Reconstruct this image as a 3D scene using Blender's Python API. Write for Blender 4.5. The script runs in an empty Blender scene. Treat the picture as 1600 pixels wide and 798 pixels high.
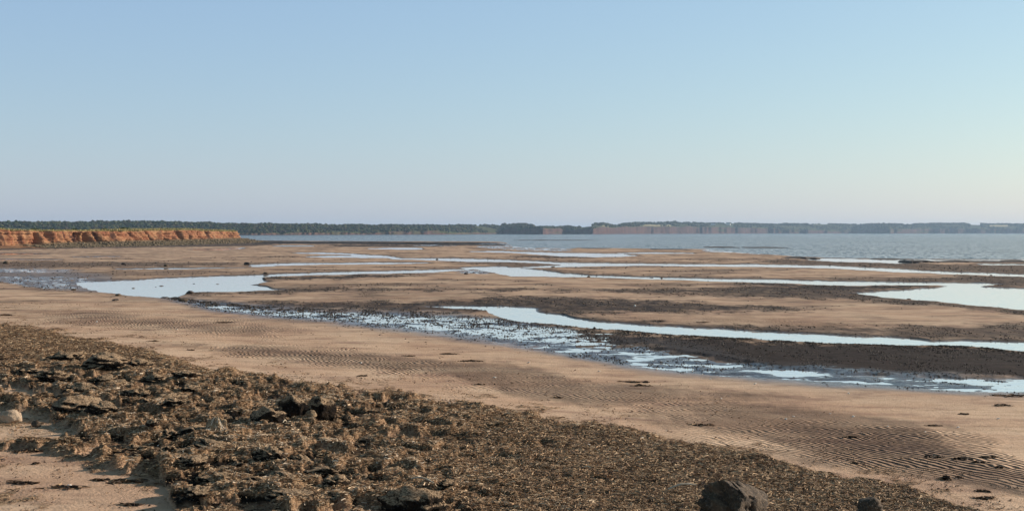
import bpy, math, random
import numpy as np
from mathutils import Vector
random.seed(7); RNG = np.random.default_rng(7)
scn = bpy.context.scene
COL = scn.collection

# ------------------------------------------------------------------ camera, sky, sun, exposure
CAM_H, F, U0, V0 = 3.0, 2000.0, 800.0, 363.3       # eye height (m), focal length and horizon of the photograph
cd = bpy.data.cameras.new('camera'); cam = bpy.data.objects.new('camera', cd); COL.objects.link(cam)
cam.location = (0, 0, CAM_H); cam.rotation_euler = (math.radians(90), 0, 0)
cd.sensor_width = 36; cd.lens = 45; cd.shift_y = -(399 - V0) / 1600
cd.clip_start = 0.1; cd.clip_end = 60000
scn.camera = cam
SUN_AZ, SUN_EL = math.radians(66), math.radians(20)
w = bpy.data.worlds.new('World'); scn.world = w; w.use_nodes = True
nt = w.node_tree; nt.nodes.clear()
out = nt.nodes.new('ShaderNodeOutputWorld'); bg = nt.nodes.new('ShaderNodeBackground')
sky = nt.nodes.new('ShaderNodeTexSky'); sky.sky_type = 'NISHITA'; sky.sun_disc = False
sky.sun_elevation = SUN_EL; sky.sun_rotation = SUN_AZ
sky.air_density = 1.2; sky.dust_density = 0.5; sky.ozone_density = 2.0; sky.altitude = 0
# pale summer airlight over the blue, thinning towards the zenith
SKY_K = 0.0495
vm = nt.nodes.new('ShaderNodeVectorMath'); vm.operation = 'MULTIPLY'; vm.inputs[1].default_value = (1.20, 1.24, 0.82); nt.links.new(sky.outputs[0], vm.inputs[0])
tcw = nt.nodes.new('ShaderNodeTexCoord'); sx = nt.nodes.new('ShaderNodeSeparateXYZ'); nt.links.new(tcw.outputs['Generated'], sx.inputs[0])
mr = nt.nodes.new('ShaderNodeMapRange'); mr.interpolation_type = 'SMOOTHSTEP'; nt.links.new(sx.outputs[2], mr.inputs[0])
for i_, v_ in ((1, 0.15), (2, 0.7), (3, 1.0), (4, 0.05)): mr.inputs[i_].default_value = v_
al = nt.nodes.new('ShaderNodeVectorMath'); al.operation = 'SCALE'; al.inputs[0].default_value = (2.45, 3.66, 7.85); nt.links.new(mr.outputs[0], al.inputs['Scale'])
va = nt.nodes.new('ShaderNodeVectorMath'); va.operation = 'ADD'; nt.links.new(vm.outputs[0], va.inputs[0]); nt.links.new(al.outputs[0], va.inputs[1])
nt.links.new(va.outputs[0], bg.inputs[0]); bg.inputs[1].default_value = SKY_K
nt.links.new(bg.outputs[0], out.inputs[0])
sd = bpy.data.lights.new('sun', 'SUN'); sun = bpy.data.objects.new('sun', sd); COL.objects.link(sun)
sd.energy = 5.0; sd.angle = math.radians(0.6); sd.color = (1.0, 0.85, 0.71)
S = Vector((math.sin(SUN_AZ) * math.cos(SUN_EL), math.cos(SUN_AZ) * math.cos(SUN_EL), math.sin(SUN_EL)))
sun.rotation_euler = S.to_track_quat('Z', 'Y').to_euler(); sun.location = S * 300
scn.view_settings.view_transform = 'Standard'; scn.view_settings.look = 'None'
scn.view_settings.exposure = 0.33; scn.view_settings.gamma = 1.0
scn.cycles.volume_bounces = 1

# ------------------------------------------------------------------ helpers
def hash2(ix, iy, seed):
    n = (ix.astype(np.int64) * 374761393 + iy.astype(np.int64) * 668265263 + seed * 1442695041) & 0x7fffffff
    n = ((n ^ (n >> 13)) * 1274126177) & 0x7fffffff
    n = ((n ^ (n >> 15)) * 1103515245 + 12345) & 0x7fffffff
    return (n >> 7) & 0xffff
def noise2(x, y, seed=0):                       # gradient noise, about -1..1
    xi = np.floor(x); yi = np.floor(y); xf = x - xi; yf = y - yi
    sx = xf * xf * xf * (xf * (xf * 6 - 15) + 10); sy = yf * yf * yf * (yf * (yf * 6 - 15) + 10)
    def g(ix, iy, dx, dy):
        a = hash2(ix, iy, seed) * (2 * math.pi / 65536)
        return np.cos(a) * dx + np.sin(a) * dy
    n00 = g(xi, yi, xf, yf); n10 = g(xi + 1, yi, xf - 1, yf)
    n01 = g(xi, yi + 1, xf, yf - 1); n11 = g(xi + 1, yi + 1, xf - 1, yf - 1)
    a = n00 + sx * (n10 - n00); b = n01 + sx * (n11 - n01)
    return (a + sy * (b - a)) * 1.5
def fbm(x, y, octv=4, seed=0, gain=0.5):
    s = 0; a = 1; t = 0
    for o in range(octv):
        s = s + a * noise2(x * 2 ** o, y * 2 ** o, seed + 17 * o); t += a; a *= gain
    return s / t
def sstep(a, b, x):
    t = np.clip((x - a) / (b - a), 0, 1); return t * t * (3 - 2 * t)
def mesh_obj(name, verts, faces, mat=None, parent=None, smooth=True, attrs=None):
    verts = np.asarray(verts, dtype=np.float32); me = bpy.data.meshes.new(name)
    faces = np.asarray(faces, dtype=np.int32); k = faces.shape[1]
    me.vertices.add(len(verts)); me.vertices.foreach_set('co', verts.ravel())
    me.loops.add(faces.size); me.loops.foreach_set('vertex_index', faces.ravel())
    me.polygons.add(len(faces))
    me.polygons.foreach_set('loop_start', np.arange(0, faces.size, k, dtype=np.int32))
    me.polygons.foreach_set('use_smooth', np.full(len(faces), smooth))
    me.update(calc_edges=True)
    for n, a in (attrs or {}).items():
        a = np.asarray(a, dtype=np.float32)
        if a.ndim == 1:
            at = me.attributes.new(n, 'FLOAT', 'POINT'); at.data.foreach_set('value', a)
        else:
            at = me.attributes.new(n, 'FLOAT_COLOR', 'POINT')
            at.data.foreach_set('color', np.c_[a, np.ones(len(a))].astype(np.float32).ravel())
    if mat: me.materials.append(mat)
    o = bpy.data.objects.new(name, me); COL.objects.link(o)
    if parent: o.parent = parent
    return o
def grid_faces(nr, nc):
    i = np.arange(nr - 1)[:, None] * nc + np.arange(nc - 1)[None, :]
    return np.stack([i, i + nc, i + nc + 1, i + 1], -1).reshape(-1, 4)
def tag(o, label=None, cat=None, group=None, kind=None):
    if label: o['label'] = label
    if cat: o['category'] = cat
    if group: o['group'] = group
    if kind: o['kind'] = kind
    return o
def icosphere(sub):
    import bmesh
    bm = bmesh.new(); bmesh.ops.create_icosphere(bm, subdivisions=sub, radius=1.0)
    bm.verts.ensure_lookup_table()
    v = np.array([q.co[:] for q in bm.verts]); f = np.array([[q.index for q in p.verts] for p in bm.faces]); bm.free()
    return v, f
ICO = {k: icosphere(k) for k in (1, 2, 3, 4, 5)}
def n3(v, sc, seed):                            # cheap 3-D noise out of 2-D slices
    x, y, z = v[:, 0] * sc, v[:, 1] * sc, v[:, 2] * sc
    return (noise2(x + 3.1 * z, y - 1.7 * z, seed) + noise2(y + 2.3 * x, z + 5.2, seed + 5) + noise2(z - 1.3 * y, x + 9.1, seed + 9)) / 1.8

# ------------------------------------------------------------------ materials
def new_mat(name):
    m = bpy.data.materials.new(name); m.use_nodes = True
    t = m.node_tree; b = t.nodes['Principled BSDF']; return m, t, b
def nd(t, ty, **kw):
    n = t.nodes.new(ty)
    for k, v in kw.items(): setattr(n, k, v)
    return n
def attr(t, name): return nd(t, 'ShaderNodeAttribute', attribute_name=name)
def mixc(t, fac, a, b, mode='MIX'):
    n = nd(t, 'ShaderNodeMix', data_type='RGBA', blend_type=mode)
    for sock, v in ((n.inputs[0], fac), (n.inputs[6], a), (n.inputs[7], b)):
        if isinstance(v, bpy.types.NodeSocket): t.links.new(v, sock)
        elif isinstance(v, (int, float)): sock.default_value = v
        else: sock.default_value = (*v, 1)
    return n.outputs[2]
def mth(t, op, a, b=0.0, c=0.0, clamp=False):
    n = nd(t, 'ShaderNodeMath', operation=op, use_clamp=clamp)
    for sock, v in zip(n.inputs, (a, b, c)):
        if isinstance(v, bpy.types.NodeSocket): t.links.new(v, sock)
        else: sock.default_value = v
    return n.outputs[0]
def ramp(t, v, a, b, lo=0.0, hi=1.0):
    n = nd(t, 'ShaderNodeMapRange', interpolation_type='SMOOTHSTEP')
    t.links.new(v, n.inputs[0]); n.inputs[1].default_value = a; n.inputs[2].default_value = b
    n.inputs[3].default_value = lo; n.inputs[4].default_value = hi
    return n.outputs[0]
def coords(t, scale=(1, 1, 1), rot=(0, 0, 0), src='Object'):
    c = nd(t, 'ShaderNodeTexCoord'); m = nd(t, 'ShaderNodeMapping')
    m.inputs['Scale'].default_value = scale; m.inputs['Rotation'].default_value = rot
    t.links.new(c.outputs[src], m.inputs[0]); return m.outputs[0]
def noi(t, vec, scale, detail=3, rough=0.5, dist=0.0):
    n = nd(t, 'ShaderNodeTexNoise'); t.links.new(vec, n.inputs['Vector'])
    n.inputs['Scale'].default_value = scale; n.inputs['Detail'].default_value = detail
    n.inputs['Roughness'].default_value = rough; n.inputs['Distortion'].default_value = dist
    return n.outputs[0]
def bump(t, b, h, strength, dist):
    n = nd(t, 'ShaderNodeBump'); n.inputs['Strength'].default_value = strength; n.inputs['Distance'].default_value = dist
    t.links.new(h, n.inputs['Height']); t.links.new(n.outputs[0], b.inputs['Normal']); return n

def ground_material():
    m, t, b = new_mat('sand_and_mud')
    co = coords(t)
    big = noi(t, co, 0.35, 5, 0.6); mid = noi(t, co, 2.2, 5, 0.62); fine = noi(t, co, 26, 4, 0.7); grain = noi(t, co, 120, 2, 0.6)
    lay = noi(t, coords(t, (0.5, 2.5, 1)), 1.4, 5, 0.65)
    sand = mixc(t, ramp(t, big, 0.35, 0.65), (0.56, 0.375, 0.258), (0.68, 0.500, 0.355))
    sand = mixc(t, ramp(t, lay, 0.45, 0.72, 0, 0.55), sand, (0.36, 0.225, 0.145))
    sand = mixc(t, ramp(t, fine, 0.45, 0.8, 0, 0.5), sand, (0.32, 0.22, 0.15))
    sand = mixc(t, ramp(t, grain, 0.55, 0.75, 0, 0.35), sand, (0.70, 0.56, 0.42))
    broad = noi(t, coords(t, (0.6, 1.0, 1)), 0.9, 6, 0.7)
    sand = mixc(t, ramp(t, broad, 0.46, 0.68, 0, 0.65), sand, (0.27, 0.165, 0.125))
    mud = mixc(t, ramp(t, mid, 0.35, 0.7), (0.007, 0.006, 0.008), (0.034, 0.026, 0.026))
    mud = mixc(t, ramp(t, fine, 0.5, 0.75, 0, 0.5), mud, (0.030, 0.026, 0.026))
    dk = attr(t, 'dark').outputs['Fac']; wet = attr(t, 'wet').outputs['Fac']; rp = attr(t, 'ripple').outputs['Fac']; wr = attr(t, 'wrack').outputs['Fac']
    # wind and tide ripples: crests wander, troughs hold damp darker sand
    cw = coords(t, (1, 1, 1), (0, 0, math.radians(64)))
    wob = noi(t, co, 1.1, 3, 0.55)
    vadd = nd(t, 'ShaderNodeVectorMath', operation='MULTIPLY_ADD'); t.links.new(wob, vadd.inputs[0]); vadd.inputs[1].default_value = (0.55, 0.55, 0); t.links.new(cw, vadd.inputs[2])
    wv = nd(t, 'ShaderNodeTexWave', wave_type='BANDS', bands_direction='Y', wave_profile='SIN'); t.links.new(vadd.outputs[0], wv.inputs['Vector'])
    wv.inputs['Scale'].default_value = 3.0; wv.inputs['Distortion'].default_value = 1.6; wv.inputs['Detail'].default_value = 2; wv.inputs['Detail Scale'].default_value = 1.2
    rip = wv.outputs['Fac']
    trough = mth(t, 'MULTIPLY', ramp(t, rip, 0.75, 0.15), rp)
    dk2 = mth(t, 'MAXIMUM', mth(t, 'MULTIPLY_ADD', ramp(t, mid, 0.3, 0.7, -0.22, 0.22), mth(t, 'MULTIPLY', dk, mth(t, 'SUBTRACT', 1.0, dk)), dk), mth(t, 'MULTIPLY', trough, 1.0), clamp=True)
    c = mixc(t, dk2, sand, mud)
    c = mixc(t, mth(t, 'MULTIPLY', wet, 0.55), c, (0.035, 0.032, 0.037))
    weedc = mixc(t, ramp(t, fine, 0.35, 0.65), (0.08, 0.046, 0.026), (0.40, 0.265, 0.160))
    weedc = mixc(t, attr(t, 'hollow_shade').outputs['Fac'], weedc, (0.012, 0.009, 0.007))  # shade in the hollows of the weed painted near black
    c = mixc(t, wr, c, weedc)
    t.links.new(c, b.inputs['Base Color'])
    rg = mth(t, 'SUBTRACT', 0.92, mth(t, 'MULTIPLY', wet, 0.72)); t.links.new(rg, b.inputs['Roughness'])
    t.links.new(mth(t, 'MULTIPLY_ADD', wet, 0.45, 0.06), b.inputs['Specular IOR Level'])
    h = mth(t, 'ADD', mth(t, 'MULTIPLY', mth(t, 'MULTIPLY', rip, rp), 0.8), mth(t, 'MULTIPLY', fine, 0.30))
    h = mth(t, 'ADD', h, mth(t, 'MULTIPLY', mid, 0.5))
    bump(t, b, h, 1.0, 0.06)
    return m
def water_material(name, col, rough, wave, wscale, spec=0.5, ior=1.33, stretch=(1, 1, 1)):
    m, t, b = new_mat(name)
    b.inputs['Base Color'].default_value = (*col, 1); b.inputs['Roughness'].default_value = rough
    b.inputs['IOR'].default_value = ior; b.inputs['Specular IOR Level'].default_value = spec
    co = coords(t, stretch)
    h = mth(t, 'ADD', noi(t, co, wscale, 3, 0.6, 0.4), mth(t, 'MULTIPLY', noi(t, co, wscale * 0.13, 2), 3.0))
    bump(t, b, h, 1.0, wave)
    return m, t, b
def rock_material(name, c1, c2, c3, sc=6.0, weed=0.0, bumpd=0.03):
    m, t, b = new_mat(name); co = coords(t)
    n1 = noi(t, co, sc, 5, 0.65); n2 = noi(t, co, sc * 5, 4, 0.7)
    c = mixc(t, ramp(t, n1, 0.35, 0.65), c1, c2); c = mixc(t, ramp(t, n2, 0.5, 0.72, 0, 0.8), c, c3)
    t.links.new(c, b.inputs['Base Color']); b.inputs['Roughness'].default_value = 0.85
    bump(t, b, mth(t, 'ADD', n1, mth(t, 'MULTIPLY', n2, 0.5)), 1.0, bumpd)
    return m
def vcol_material(name, rough=0.8, spec=0.3, trans=0.0):
    m, t, b = new_mat(name)
    a = attr(t, 'tint'); t.links.new(a.outputs['Color'], b.inputs['Base Color'])
    b.inputs['Roughness'].default_value = rough; b.inputs['Specular IOR Level'].default_value = spec
    return m
def cliff_material():
    m, t, b = new_mat('red_sandstone'); co = coords(t)
    st = noi(t, coords(t, (0.05, 0.05, 2.6)), 1.0, 5, 0.65, 0.3); n1 = noi(t, co, 0.45, 5, 0.65); n2 = noi(t, co, 2.5, 4, 0.7)
    c = mixc(t, ramp(t, n1, 0.35, 0.65), (0.27, 0.115, 0.062), (0.38, 0.215, 0.115))
    c = mixc(t, ramp(t, st, 0.46, 0.62, 0, 0.65), c, (0.22, 0.085, 0.050))
    c = mixc(t, ramp(t, n2, 0.52, 0.75, 0, 0.55), c, (0.44, 0.28, 0.17))
    crk = noi(t, coords(t, (0.30, 0.42, 0.035)), 1.0, 4, 0.6); c = mixc(t, ramp(t, crk, 0.53, 0.61, 0, 0.85), c, (0.085, 0.040, 0.030))
    g = attr(t, 'turf').outputs['Fac']; dg = attr(t, 'damp').outputs['Fac']
    gr = mixc(t, ramp(t, n1, 0.35, 0.7), (0.13, 0.125, 0.045), (0.30, 0.23, 0.10))
    wd = mixc(t, ramp(t, n2, 0.35, 0.7), (0.07, 0.06, 0.035), (0.22, 0.17, 0.11))
    c = mixc(t, dg, c, wd); c = mixc(t, g, c, gr)
    t.links.new(c, b.inputs['Base Color']); b.inputs['Roughness'].default_value = 0.95; b.inputs['Specular IOR Level'].default_value = 0.1
    bump(t, b, mth(t, 'ADD', st, n2), 0.8, 0.25)
    return m
def far_material():
    m, t, b = new_mat('far_cliff_and_fields'); co = coords(t)
    st = noi(t, coords(t, (0.004, 0.004, 0.5)), 1.0, 4, 0.6); n1 = noi(t, co, 0.02, 5, 0.7); vr = noi(t, coords(t, (0.06, 0.06, 0.01)), 1.0, 4, 0.7)
    c = mixc(t, ramp(t, vr, 0.35, 0.65), (0.050, 0.034, 0.036), (0.125, 0.070, 0.060))
    c = mixc(t, ramp(t, st, 0.5, 0.65, 0, 0.35), c, (0.16, 0.10, 0.085))
    v = attr(t, 'veg').outputs['Fac']; fl = attr(t, 'field').outputs['Fac']
    g = mixc(t, ramp(t, n1, 0.35, 0.65), (0.040, 0.055, 0.025), (0.085, 0.085, 0.04))
    c = mixc(t, v, c, g); c = mixc(t, fl, c, (0.42, 0.36, 0.22))
    t.links.new(c, b.inputs['Base Color']); b.inputs['Roughness'].default_value = 1.0; b.inputs['Specular IOR Level'].default_value = 0.05
    return m
M_GROUND = ground_material()
def ripple_normal(t, b, scale, slope):
    n = nd(t, 'ShaderNodeTexNoise'); t.links.new(coords(t), n.inputs['Vector']); n.inputs['Scale'].default_value = scale; n.inputs['Detail'].default_value = 3
    a = nd(t, 'ShaderNodeVectorMath', operation='SUBTRACT'); t.links.new(n.outputs['Color'], a.inputs[0]); a.inputs[1].default_value = (0.5, 0.5, 0.5)
    m = nd(t, 'ShaderNodeVectorMath', operation='MULTIPLY_ADD'); t.links.new(a.outputs[0], m.inputs[0]); m.inputs[1].default_value = (slope, slope, 0); m.inputs[2].default_value = (0, 0, 1)
    z = nd(t, 'ShaderNodeVectorMath', operation='NORMALIZE'); t.links.new(m.outputs[0], z.inputs[0]); t.links.new(z.outputs[0], b.inputs['Normal'])
M_POOL, _t, _b = new_mat('still_pool_water')
_b.inputs['Base Color'].default_value = (0.78, 0.79, 0.79, 1); _b.inputs['Roughness'].default_value = 0.02; _b.inputs['IOR'].default_value = 2.0; _b.inputs['Specular IOR Level'].default_value = 1.0; _b.inputs['Metallic'].default_value = 0.45
ripple_normal(_t, _b, 4.0, 0.06)
M_SEA, _t, _b = new_mat('sea_water')
_b.inputs['Base Color'].default_value = (0.028, 0.062, 0.095, 1); _b.inputs['Roughness'].default_value = 0.10; _b.inputs['IOR'].default_value = 1.25
_n = nd(_t, 'ShaderNodeTexNoise'); _t.links.new(coords(_t, (1, 0.55, 1)), _n.inputs['Vector']); _n.inputs['Scale'].default_value = 2.2; _n.inputs['Detail'].default_value = 5; _n.inputs['Roughness'].default_value = 0.7
_s = nd(_t, 'ShaderNodeVectorMath', operation='SUBTRACT'); _t.links.new(_n.outputs['Color'], _s.inputs[0]); _s.inputs[1].default_value = (0.5, 0.5, 0.5)
_wind = ramp(_t, noi(_t, coords(_t, (0.004, 0.035, 1)), 1.0, 5, 0.65), 0.35, 0.68, 3.2, 6.0)      # cat's paws and calmer lanes
_m = nd(_t, 'ShaderNodeVectorMath', operation='SCALE'); _t.links.new(_s.outputs[0], _m.inputs[0]); _t.links.new(_wind, _m.inputs['Scale'])
_a = nd(_t, 'ShaderNodeVectorMath', operation='MULTIPLY_ADD'); _t.links.new(_m.outputs[0], _a.inputs[0]); _a.inputs[1].default_value = (1, 1, 0); _a.inputs[2].default_value = (0, 0, 1)
_z = nd(_t, 'ShaderNodeVectorMath', operation='NORMALIZE'); _t.links.new(_a.outputs[0], _z.inputs[0]); _t.links.new(_z.outputs[0], _b.inputs['Normal'])
M_ROCK_DARK = rock_material('dark_weedy_rock', (0.035, 0.024, 0.016), (0.10, 0.068, 0.040), (0.26, 0.18, 0.11), 9)
M_ROCK_TAN = rock_material('tan_rock', (0.16, 0.105, 0.060), (0.38, 0.27, 0.155), (0.06, 0.04, 0.022), 12)
M_ROCK_PALE = rock_material('pale_rock', (0.40, 0.29, 0.20), (0.52, 0.40, 0.28), (0.25, 0.17, 0.11), 6)
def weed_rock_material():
    m, t, b = new_mat('weed_rock_painted_shade'); co = coords(t); n1 = noi(t, co, 9, 5, 0.7); n2 = noi(t, co, 45, 4, 0.75)
    side = mixc(t, ramp(t, n1, 0.4, 0.65), (0.010, 0.008, 0.007), (0.050, 0.034, 0.022))  # shadowed rock sides painted near black
    lit_top = mixc(t, ramp(t, n2, 0.38, 0.62), (0.10, 0.060, 0.032), (0.60, 0.44, 0.29))  # weedy top, painted pale as if sunlit
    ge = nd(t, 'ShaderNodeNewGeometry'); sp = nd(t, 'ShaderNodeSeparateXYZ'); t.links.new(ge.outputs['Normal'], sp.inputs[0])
    f = mth(t, 'ADD', sp.outputs[2], mth(t, 'MULTIPLY_ADD', n2, 0.9, -0.45)); c = mixc(t, ramp(t, f, 0.42, 0.78), side, lit_top)
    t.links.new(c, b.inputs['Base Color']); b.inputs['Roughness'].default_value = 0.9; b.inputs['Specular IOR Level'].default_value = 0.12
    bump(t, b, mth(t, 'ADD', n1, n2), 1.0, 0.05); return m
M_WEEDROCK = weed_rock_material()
M_LEDGE = rock_material('black_reef_rock', (0.022, 0.018, 0.018), (0.055, 0.040, 0.036), (0.10, 0.075, 0.055), 0.6, bumpd=0.1)
M_CLIFF = cliff_material(); M_FAR = far_material()
M_STRAND = vcol_material('dried_seaweed', 0.75, 0.3); M_LEAF = vcol_material('foliage', 0.9, 0.1)
M_SHELL = rock_material('white_shell', (0.75, 0.72, 0.66), (0.85, 0.83, 0.78), (0.6, 0.55, 0.5), 40, bumpd=0.002)
M_WOOD = rock_material('bleached_wood', (0.45, 0.38, 0.28), (0.60, 0.52, 0.40), (0.25, 0.19, 0.13), 30, bumpd=0.003)
M_WALLW = rock_material('white_clapboard', (0.75, 0.74, 0.71), (0.8, 0.79, 0.76), (0.7, 0.69, 0.66), 0.5)
M_ROOF = rock_material('grey_shingle', (0.12, 0.12, 0.13), (0.16, 0.15, 0.15), (0.09, 0.09, 0.1), 0.5)

# ------------------------------------------------------------------ where pools, mud and weed lie: strips of (x, top, bottom) as surveyed on the flats
POOLS = [
 [(120,441,442),(135,440,450),(165,438,456),(200,437,460),(235,435,463),(262,433.5,465),(275,433,463),(290,432.5,457),(300,432,455),(350,430,454.5),(383,429,453.6)],
 [(378,443,454),(400,445,453),(420,448,452.5),(437,450.6,451.4)],
 [(378,429,443.5),(400,430,443),(408,431,441),(412,438,439.5)],
 [(370,429.5,432),(400,429,432.5),(450,426.5,429.7),(500,425,428.7),(560,423.5,427.2),(620,422,426),(680,420.8,424.5),(705,420,422.5),(730,419.5,420.5)],
 [(722,417.3,418.2),(745,416.3,420.5),(770,416,425),(790,416,429.5),(800,417.2,431),(850,421.5,431),(880,426,431.5),(920,429,432.2),(960,430.5,433),(1000,432,434.5),(1050,433,436),(1100,434,438),(1200,435.5,440.5),(1300,438.5,444.5),(1400,440,444.5),(1450,440.5,444.5),(1500,441,445.5),(1530,441,446),(1550,442,444),(1558,442.6,443.2)],
 [(1336,456.4,457),(1350,455.5,459.5),(1380,453.5,462.5),(1420,451.5,466),(1460,449,469),(1480,446,471),(1500,445,473),(1520,446.5,475),(1550,447.5,477.5),(1600,450,482),(1700,452,490),(1850,458,500)],
 [(393,413,416),(410,412,416),(430,411,414.5),(500,410,412.8),(600,409.5,412),(650,409.5,410.8),(670,409.8,410.3)],
 [(461,394.5,395.2),(500,394,396.5),(545,395.3,397.5),(565,397,402),(600,398.5,402.2),(622,402,403.5)],
 [(482,400,400.8),(520,399,402),(565,398.5,402.3),(600,399,402.3)],
 [(615,403,404.3),(660,402.8,405.5),(700,403,407),(750,404,408.5),(800,405.8,409),(850,408,411),(880,409.7,413),(900,410,416),(950,410.5,415),(1000,411,414),(1100,412,415.5),(1200,412.5,416.5),(1300,414.5,418.5),(1400,419.5,424.5),(1450,422,426),(1500,424.5,428),(1600,427.5,431.5),(1700,432,436),(1900,440,445)],
 [(800,416.8,417.6),(850,415,417.5),(880,413.5,416.8),(905,411,415.5)],
 [(735,392.3,393),(780,391.5,394),(800,392.5,394.5),(840,393.5,397.5),(880,394.5,400),(930,395.5,401),(970,396,400.5),(995,398.6,399.4)],
 [(965,395,395.6),(1000,394,396),(1050,394,395.8),(1085,395,395.6)],
 [(425,384,384.6),(445,382.9,384.8),(485,383,384.6),(492,383.8,384.3)],
 [(575,388,388.5),(600,386.8,389.2),(650,386.5,389.5),(660,388,389)],
 [(645,383.2,383.8),(690,382,384),(712,383,383.6)],
 [(0,395,397.6),(40,395.5,397.2),(75,396,396.6)],
 [(300,388.9,390),(350,387.6,390.8),(380,386.5,388)],
 [(115,400.7,401.2),(170,399.5,401.2),(185,400,400.5)],
 [(-200,404,405.6),(0,404.5,405.6),(80,404.6,405.5),(95,405,405.3)],
 [(183,419.3,420),(260,418,420),(340,417.5,418.6),(380,417.6,418)],
 [(668,477,477.6),(700,476.5,479),(740,477,481),(760,477,483.5),(770,477,490),(790,477.3,497.5),(800,477.6,499),(822,479,500.5),(833,480.3,502)],
 [(828,485,502),(850,487.5,503),(875,490,505),(900,496.5,508),(925,499.5,511),(975,504,514),(1000,505.3,516.5),(1050,507.8,520.5),(1100,510.3,523),(1200,516.3,529),(1275,520,533),(1312,521.5,534.5),(1387,524.5,536.5),(1424,526.5,537.5),(1454,530.5,537.5),(1499,530,538.5),(1573,531.3,544),(1600,532,546.5),(1750,537,560),(1900,545,570)],
 [(1262,402.4,404.8),(1300,403.2,406),(1350,404,406.5),(1400,404.6,407),(1500,405.2,406.6),(1600,405.6,406.8),(1800,406.4,408)],
 [(1255,404.4,405),(1300,405.5,408),(1350,405.5,409),(1400,406.8,411),(1430,409,411)],
 [(1530,411.3,413.2),(1600,411,414),(1800,411,416)],
]
# shallow films of water broken by mud and weed: x, top, bottom, share of water
FILMS = [
 ([(262,461,466),(300,464,476),(350,472,485),(400,477,492),(450,481,496),(500,482,500),(560,484,505),(620,486,512),(700,488,520),(760,492,526),(800,500,532),(850,504,536),(960,515,545),(1030,522,548)], 0.64),
 ([(800,500,515),(860,505,525),(1000,518,528),(1100,524,532),(1200,530,537),(1439,538,543),(1600,547,552)], 0.46),
 ([(720,525,531),(800,530,545),(900,533,555),(1000,536,574),(1100,550,586),(1200,566,593),(1300,576,597),(1400,582,604),(1500,584,611),(1600,583,613),(1800,590,622)], 0.56),
 ([(1400,585,604),(1500,585,611),(1600,584,613),(1800,592,622)], 0.72),
 ([(-60,428,438),(5,429,441),(40,429,449),(90,430,453),(175,431,458)], 0.54),
 ([(-250,417,427),(0,417,426),(60,418,427),(140,420,424)], 0.56),
 ([(696,419,428),(740,420,428),(790,426,430)], 0.55),
 ([(1090,389,393),(1150,389,395),(1200,389,398.5)], 0.62),
 ([(740,380,386),(780,379,389),(830,380,392),(900,388,393)], 0.55),
]
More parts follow.
